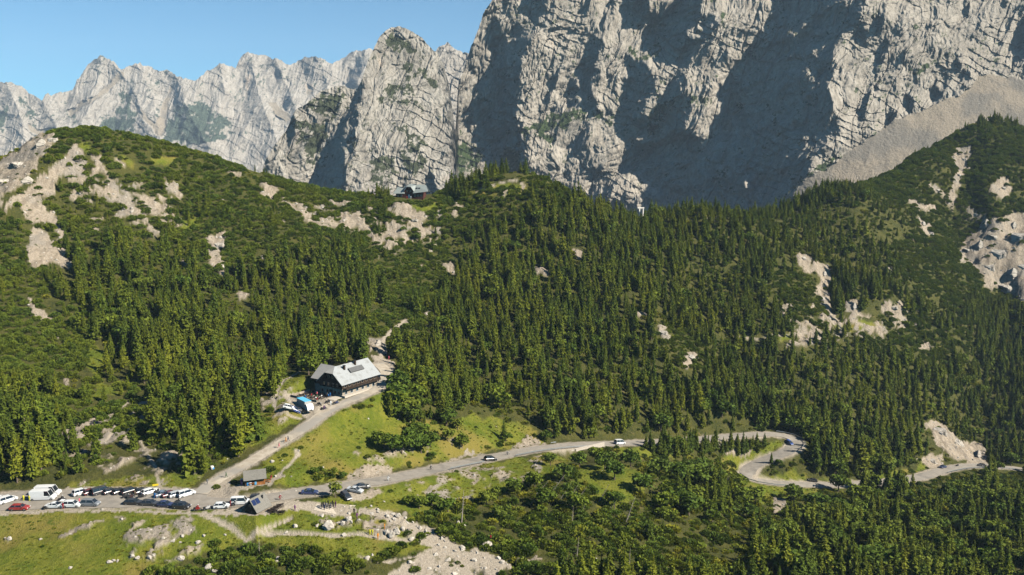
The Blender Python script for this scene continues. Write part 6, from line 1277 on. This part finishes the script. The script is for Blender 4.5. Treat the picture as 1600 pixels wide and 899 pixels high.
BL = [(513,823,1.8),(545,812,1.1),(548,817,.8),(536,819,.9),(602,832,1.2),(612,836,1.5),(620,832,1.3),(628,828,.9),(643,843,.9),(461,823,.9),(447,833,.6),(761,853,1.5),(757,858,1.0),(770,856,.8),(207,870,.7),(215,872,.6),(172,879,.7),(177,877,.6),(184,877,.5),(234,872,.7),(283,874,.9),(326,891,1.6),(335,893,1.0),(240,868,.5),(255,842,.6),(310,848,.7),(318,838,.5),(110,888,.5),(430,880,1.1),(436,874,.9),(508,884,.8),(556,876,.8),(574,873,.7),(640,879,.7),(700,876,.8),(741,876,.9),(778,874,.9),(785,880,.7),(605,808,.8),(622,806,.9),(548,795,.4),(590,801,.5),(656,826,.8),(645,817,.5),(700,815,.4),(716,818,.8),(725,822,.7),(495,822,.7),(15,843,.8),(64,843,.4),(430,745,.5),(425,722,.7),(455,745,.4),(467,705,.5),(505,731,.4),(190,812,.5),(160,797,.4),(285,838,.6),(270,846,.7),(352,836,.4),(462,768,.4),(600,785,.4),(580,792,.5)]
def where_b(u, v):
    L_ = [((30,845),'in the left meadow'),((210,870),'in the meadow near the bottom edge, left'),((275,845),'on the stony meadow below the black cars'),((330,890),'in the dwarf pine near the bottom edge'),((440,875),'among dwarf pine below the footpath'),((515,822),'above the footpath, below the platform'),((615,832),'in the boulder field right of the yellow-clad pair'),((640,810),'right of the stone platform'),((560,875),'left of the gravel fan'),((720,876),'on the gravel fan'),((765,855),'at the top of the gravel fan'),((450,735),'by the kiosk'),((720,818),'in the grass above the gravel fan'),((595,790),'in the grass below the road')]
    return min(L_, key=lambda q: (q[0][0] - u) ** 2 + (q[0][1] - v) ** 2)[1]
BOBJ = []
for i, (u, v, r) in enumerate(BL):
    o = link(bpy.data.objects.new('boulder', BM[i % 6])); o.location = at(u, v) + Vector((0, 0, r * .15)); o.scale = (r * random.uniform(.9, 1.2), r * random.uniform(.8, 1.1), r); o.rotation_euler = (0, 0, i * 1.3); BOBJ.append(o)
    tag(o, f"{'huge' if r >= 1.5 else 'large' if r >= 1.0 else 'middling' if r > .65 else 'small'} pale limestone boulder {where_b(u, v)}", 'boulder', 'boulders on the pass')
# ---- crags that stick out of the slopes
def crag_mesh(seed):
    g_ = np.random.default_rng(seed); bm = bmesh.new(); bmesh.ops.create_icosphere(bm, subdivisions=5, radius=1); P_ = np.array([v.co[:] for v in bm.verts])
    a, h = P_[:, 0] * 2.2 + P_[:, 1] * 1.3 + seed, P_[:, 2] * 1.1 + seed * 2
    P_ = P_ * (1 + .5 * ridged(a * .7, h * .3, seed + 3, 3) - .35 * blocks(a * 1.6, h * .6, seed))[:, None]
    for q in range(26):
        n_ = g_.standard_normal(3); n_[2] *= .45; n_ /= np.linalg.norm(n_); k = P_ @ n_ - g_.uniform(.45, .9); P_ = P_ - np.maximum(k, 0)[:, None] * n_ * .96
    P_ = P_ * (1 - .16 * blocks(a * 3.4, h * 2.2, seed + 1) - .07 * blocks(a * 8, h * 6, seed + 2))[:, None]
    for v, p in zip(bm.verts, P_): v.co = p
    me = bpy.data.meshes.new('crag'); bm.to_mesh(me); bm.free(); me.materials.append(boulder_m); return me
CM = [crag_mesh(k) for k in (1, 4, 6)]
CR = [(1562,400,8,11,'in the middle of the grey cliff at the right edge'),(1577,452,8,9,'at the foot of the grey cliff at the right edge'),(1541,352,6,7,'at the upper left of the grey cliff at the right edge'),(1594,372,8,9,'high on the grey cliff at the right edge'),(1555,372,6,8,'beside the dark cleft of the grey cliff'),(1530,388,6,9,'on the tall slab in the right gully, upper left'),(1546,420,6,9,'on the tall slab in the right gully, lower part'),(1513,392,4,5,'at the left foot of the slab in the right gully'),(1583,432,8,9,'at the right edge below the gully'),(1600,420,6,8,'cut by the right picture edge'),(1466,298,5,5,'on the slope left of the gully, upper streak'),(1482,316,4,4,'on the slope left of the gully, beside the upper streak'),(1526,336,5,4,'in the middle of the gully floor'),(1568,294,6,5,'on the spur right of the gully'),(1583,356,5,7,'on the fin right of the gully'),(1506,250,4,6,'at the top of the gully'),(1500,275,4,6,'below the gully top'),(1443,352,4,4,'on the slope left of the gully, lower streak'),(1455,366,3,4,'below the lower streak left of the gully'),(1286,468,4,5,'at the head of the clearing on the right slope'),(1334,482,3.5,5,'dark and pointed above the clearing on the right slope'),(1395,482,5,3.5,'wide and low above the clearing on the right slope'),(1256,404,4,4,'in the trees above the clearing on the right slope'),(1288,430,3.5,4,'between the upper crag and the clearing'),
 (1470,678,5,6,'above the lower road, left part of the pale face'),(1500,696,6,7,'above the lower road, middle of the pale face'),(1528,714,4,5,'above the lower road, right foot of the pale face'),(1456,722,3,3,'beside the lower road, left of the pale face'),(30,258,6,6,'on the ridge at the left edge'),(62,228,5,5,'on the ridge left of the green hilltop'),(78,220,4,4,'right under the green hilltop'),(8,285,6,6,'cut by the left picture edge'),(40,285,5,4,'below the left ridge'),(1036,522,3,3.5,'in the wood above the viaduct'),(1082,560,3.5,3.5,'in the wood right of the viaduct'),(590,540,3,3,'in the gap above the lodge bend'),(340,385,3.5,4,'on the streak above the left wood'),(345,418,3.5,4,'at the foot of the streak above the left wood'),(575,345,3.5,3,'on the bare ridge left of the ridge house'),(645,345,4,3,'on the bare slope below the ridge house')]
for i, (u, v, r, h, lb) in enumerate(CR):
    o = link(bpy.data.objects.new('rock_crag', CM[i % 3])); p = at(u, v); o.location = p + Vector((0, r * .35, -h * .15)); o.scale = (r * 1.0, r * .85, h * .9); o.rotation_euler = (-.25, .12, i * 2.1); tag(o, f"grey limestone crag {lb}", 'rock', 'crags on the slopes')
# stones strewn on the bare ground
X, Y, g = scatter(1.5, y0=150, y1=760, seed=31); rk, gr = grid_at(rock, X, Y), grid_at(grav, X, Y); U, Vv = proj(X, Y, grid_at(GZ, X, Y)); far_s = np.where(Y > 320, .5, 1)
fan = sample(boxblur(raster([[(440,800),(560,790),(700,820),(820,880),(820,910),(480,910),(540,860)]]), 8), U, Vv)
ok = (np.abs(U - 800) < 840) & (Vv < 930) & (grid_at(ROADD, X, Y) > 2.5) & (vis_at(X, Y, 1) > 0) & ((g.random(X.shape) < np.where(rk > .5, .55, 0)) | (g.random(X.shape) < np.where(gr > .5, .10, 0)) | (g.random(X.shape) < .5 * (sample(raster([[(585,912),(650,872),(690,850),(755,860),(800,884),(750,912)]]), U, Vv) > .5)) | (g.random(X.shape) < .5 * fan * (gr > .4)) | (g.random(X.shape) < .012 * (grid_at(grass, X, Y) > .5)))
X, Y = X[ok], Y[ok]; r = (.12 + (.42 + .5 * (fan[ok] > .5)) * g.random(len(X)) ** 3) * np.where((Y > 300) & (grid_at(rock, X, Y) > .5), 1.0 + 1.6 * g.random(len(X)) ** 3, 1.0); Z = grid_at(GZ, X, Y) - r * .25; print('stones', len(X))
instancer('rubble', np.stack([X, Y, Z], -1), np.stack([r, r * (.6 + .6 * g.random(len(X))), r * (.7 + .7 * g.random(len(X)))], -1), g.random(len(X)) * 6.28, g.choice(6, len(X)), BOBJ[:6])
# ---- bare leaning trunks below the viaduct
for i, (u, v, L_, le) in enumerate([(855,778,9,.6),(876,779,6,.55),(885,787,7,.5),(900,785,6,.55),(935,786,7,.45),(838,772,6,.7),(977,818,9,.3),(894,815,5,.05),(908,800,4,.5),(952,798,4,.55),(901,872,6,.08),(983,888,6,.02),(721,818,10,.08),(1135,775,8,.02),(405,865,5,.05)]):
    p = at(u, v); o = link(bpy.data.objects.new('bare_trunk', trunk_mesh(1.0, .014, dead_bark, i))); o.location = p; o.scale = (L_ * 1.3, L_ * 1.3, L_); o.rotation_euler = (.1, le, 0); tag(o, f"{'leaning' if le > .2 else 'upright'} bleached dead trunk {'on the brushy slope below the viaduct' if 800 < u < 1000 else 'at the right edge of the meadow' if u == 721 else 'left of the lower hairpin' if u > 1000 else 'in the dwarf pine near the bottom edge'}", 'dead tree', 'dead trunks')
# ---- valley floor beyond the pass, out to the horizon
g = 40; xs = np.linspace(-9000, 9000, g); ys = np.linspace(-3000, 12000, g); X, Y = np.meshgrid(xs, ys)
o = link(bpy.data.objects.new('valley_floor', np_mesh('valley_floor', np.stack([X, Y, -330 + 60 * fbm(X / 900, Y / 900, 2, 3)], -1).reshape(-1, 3), grid_faces(g, g), [ground_mat], True))); tag(o, kind='structure')
# ---- the air
hb = MB(); hb.box((0, 4200, 450), (19000, 9200, 2000)); 
hm = bpy.data.materials.new('air'); hm.use_nodes = True; ht = hm.node_tree; ht.nodes.clear()
ho = ht.nodes.new('ShaderNodeOutputMaterial'); hv = ht.nodes.new('ShaderNodeVolumePrincipled')
hv.inputs['Color'].default_value = (.62, .80, 1, 1); hv.inputs['Density'].default_value = 5.5e-5; hv.inputs['Anisotropy'].default_value = 0.0
ht.links.new(hv.outputs[0], ho.inputs['Volume'])
haze = hb.build('haze', hm); tag(haze, kind='stuff')
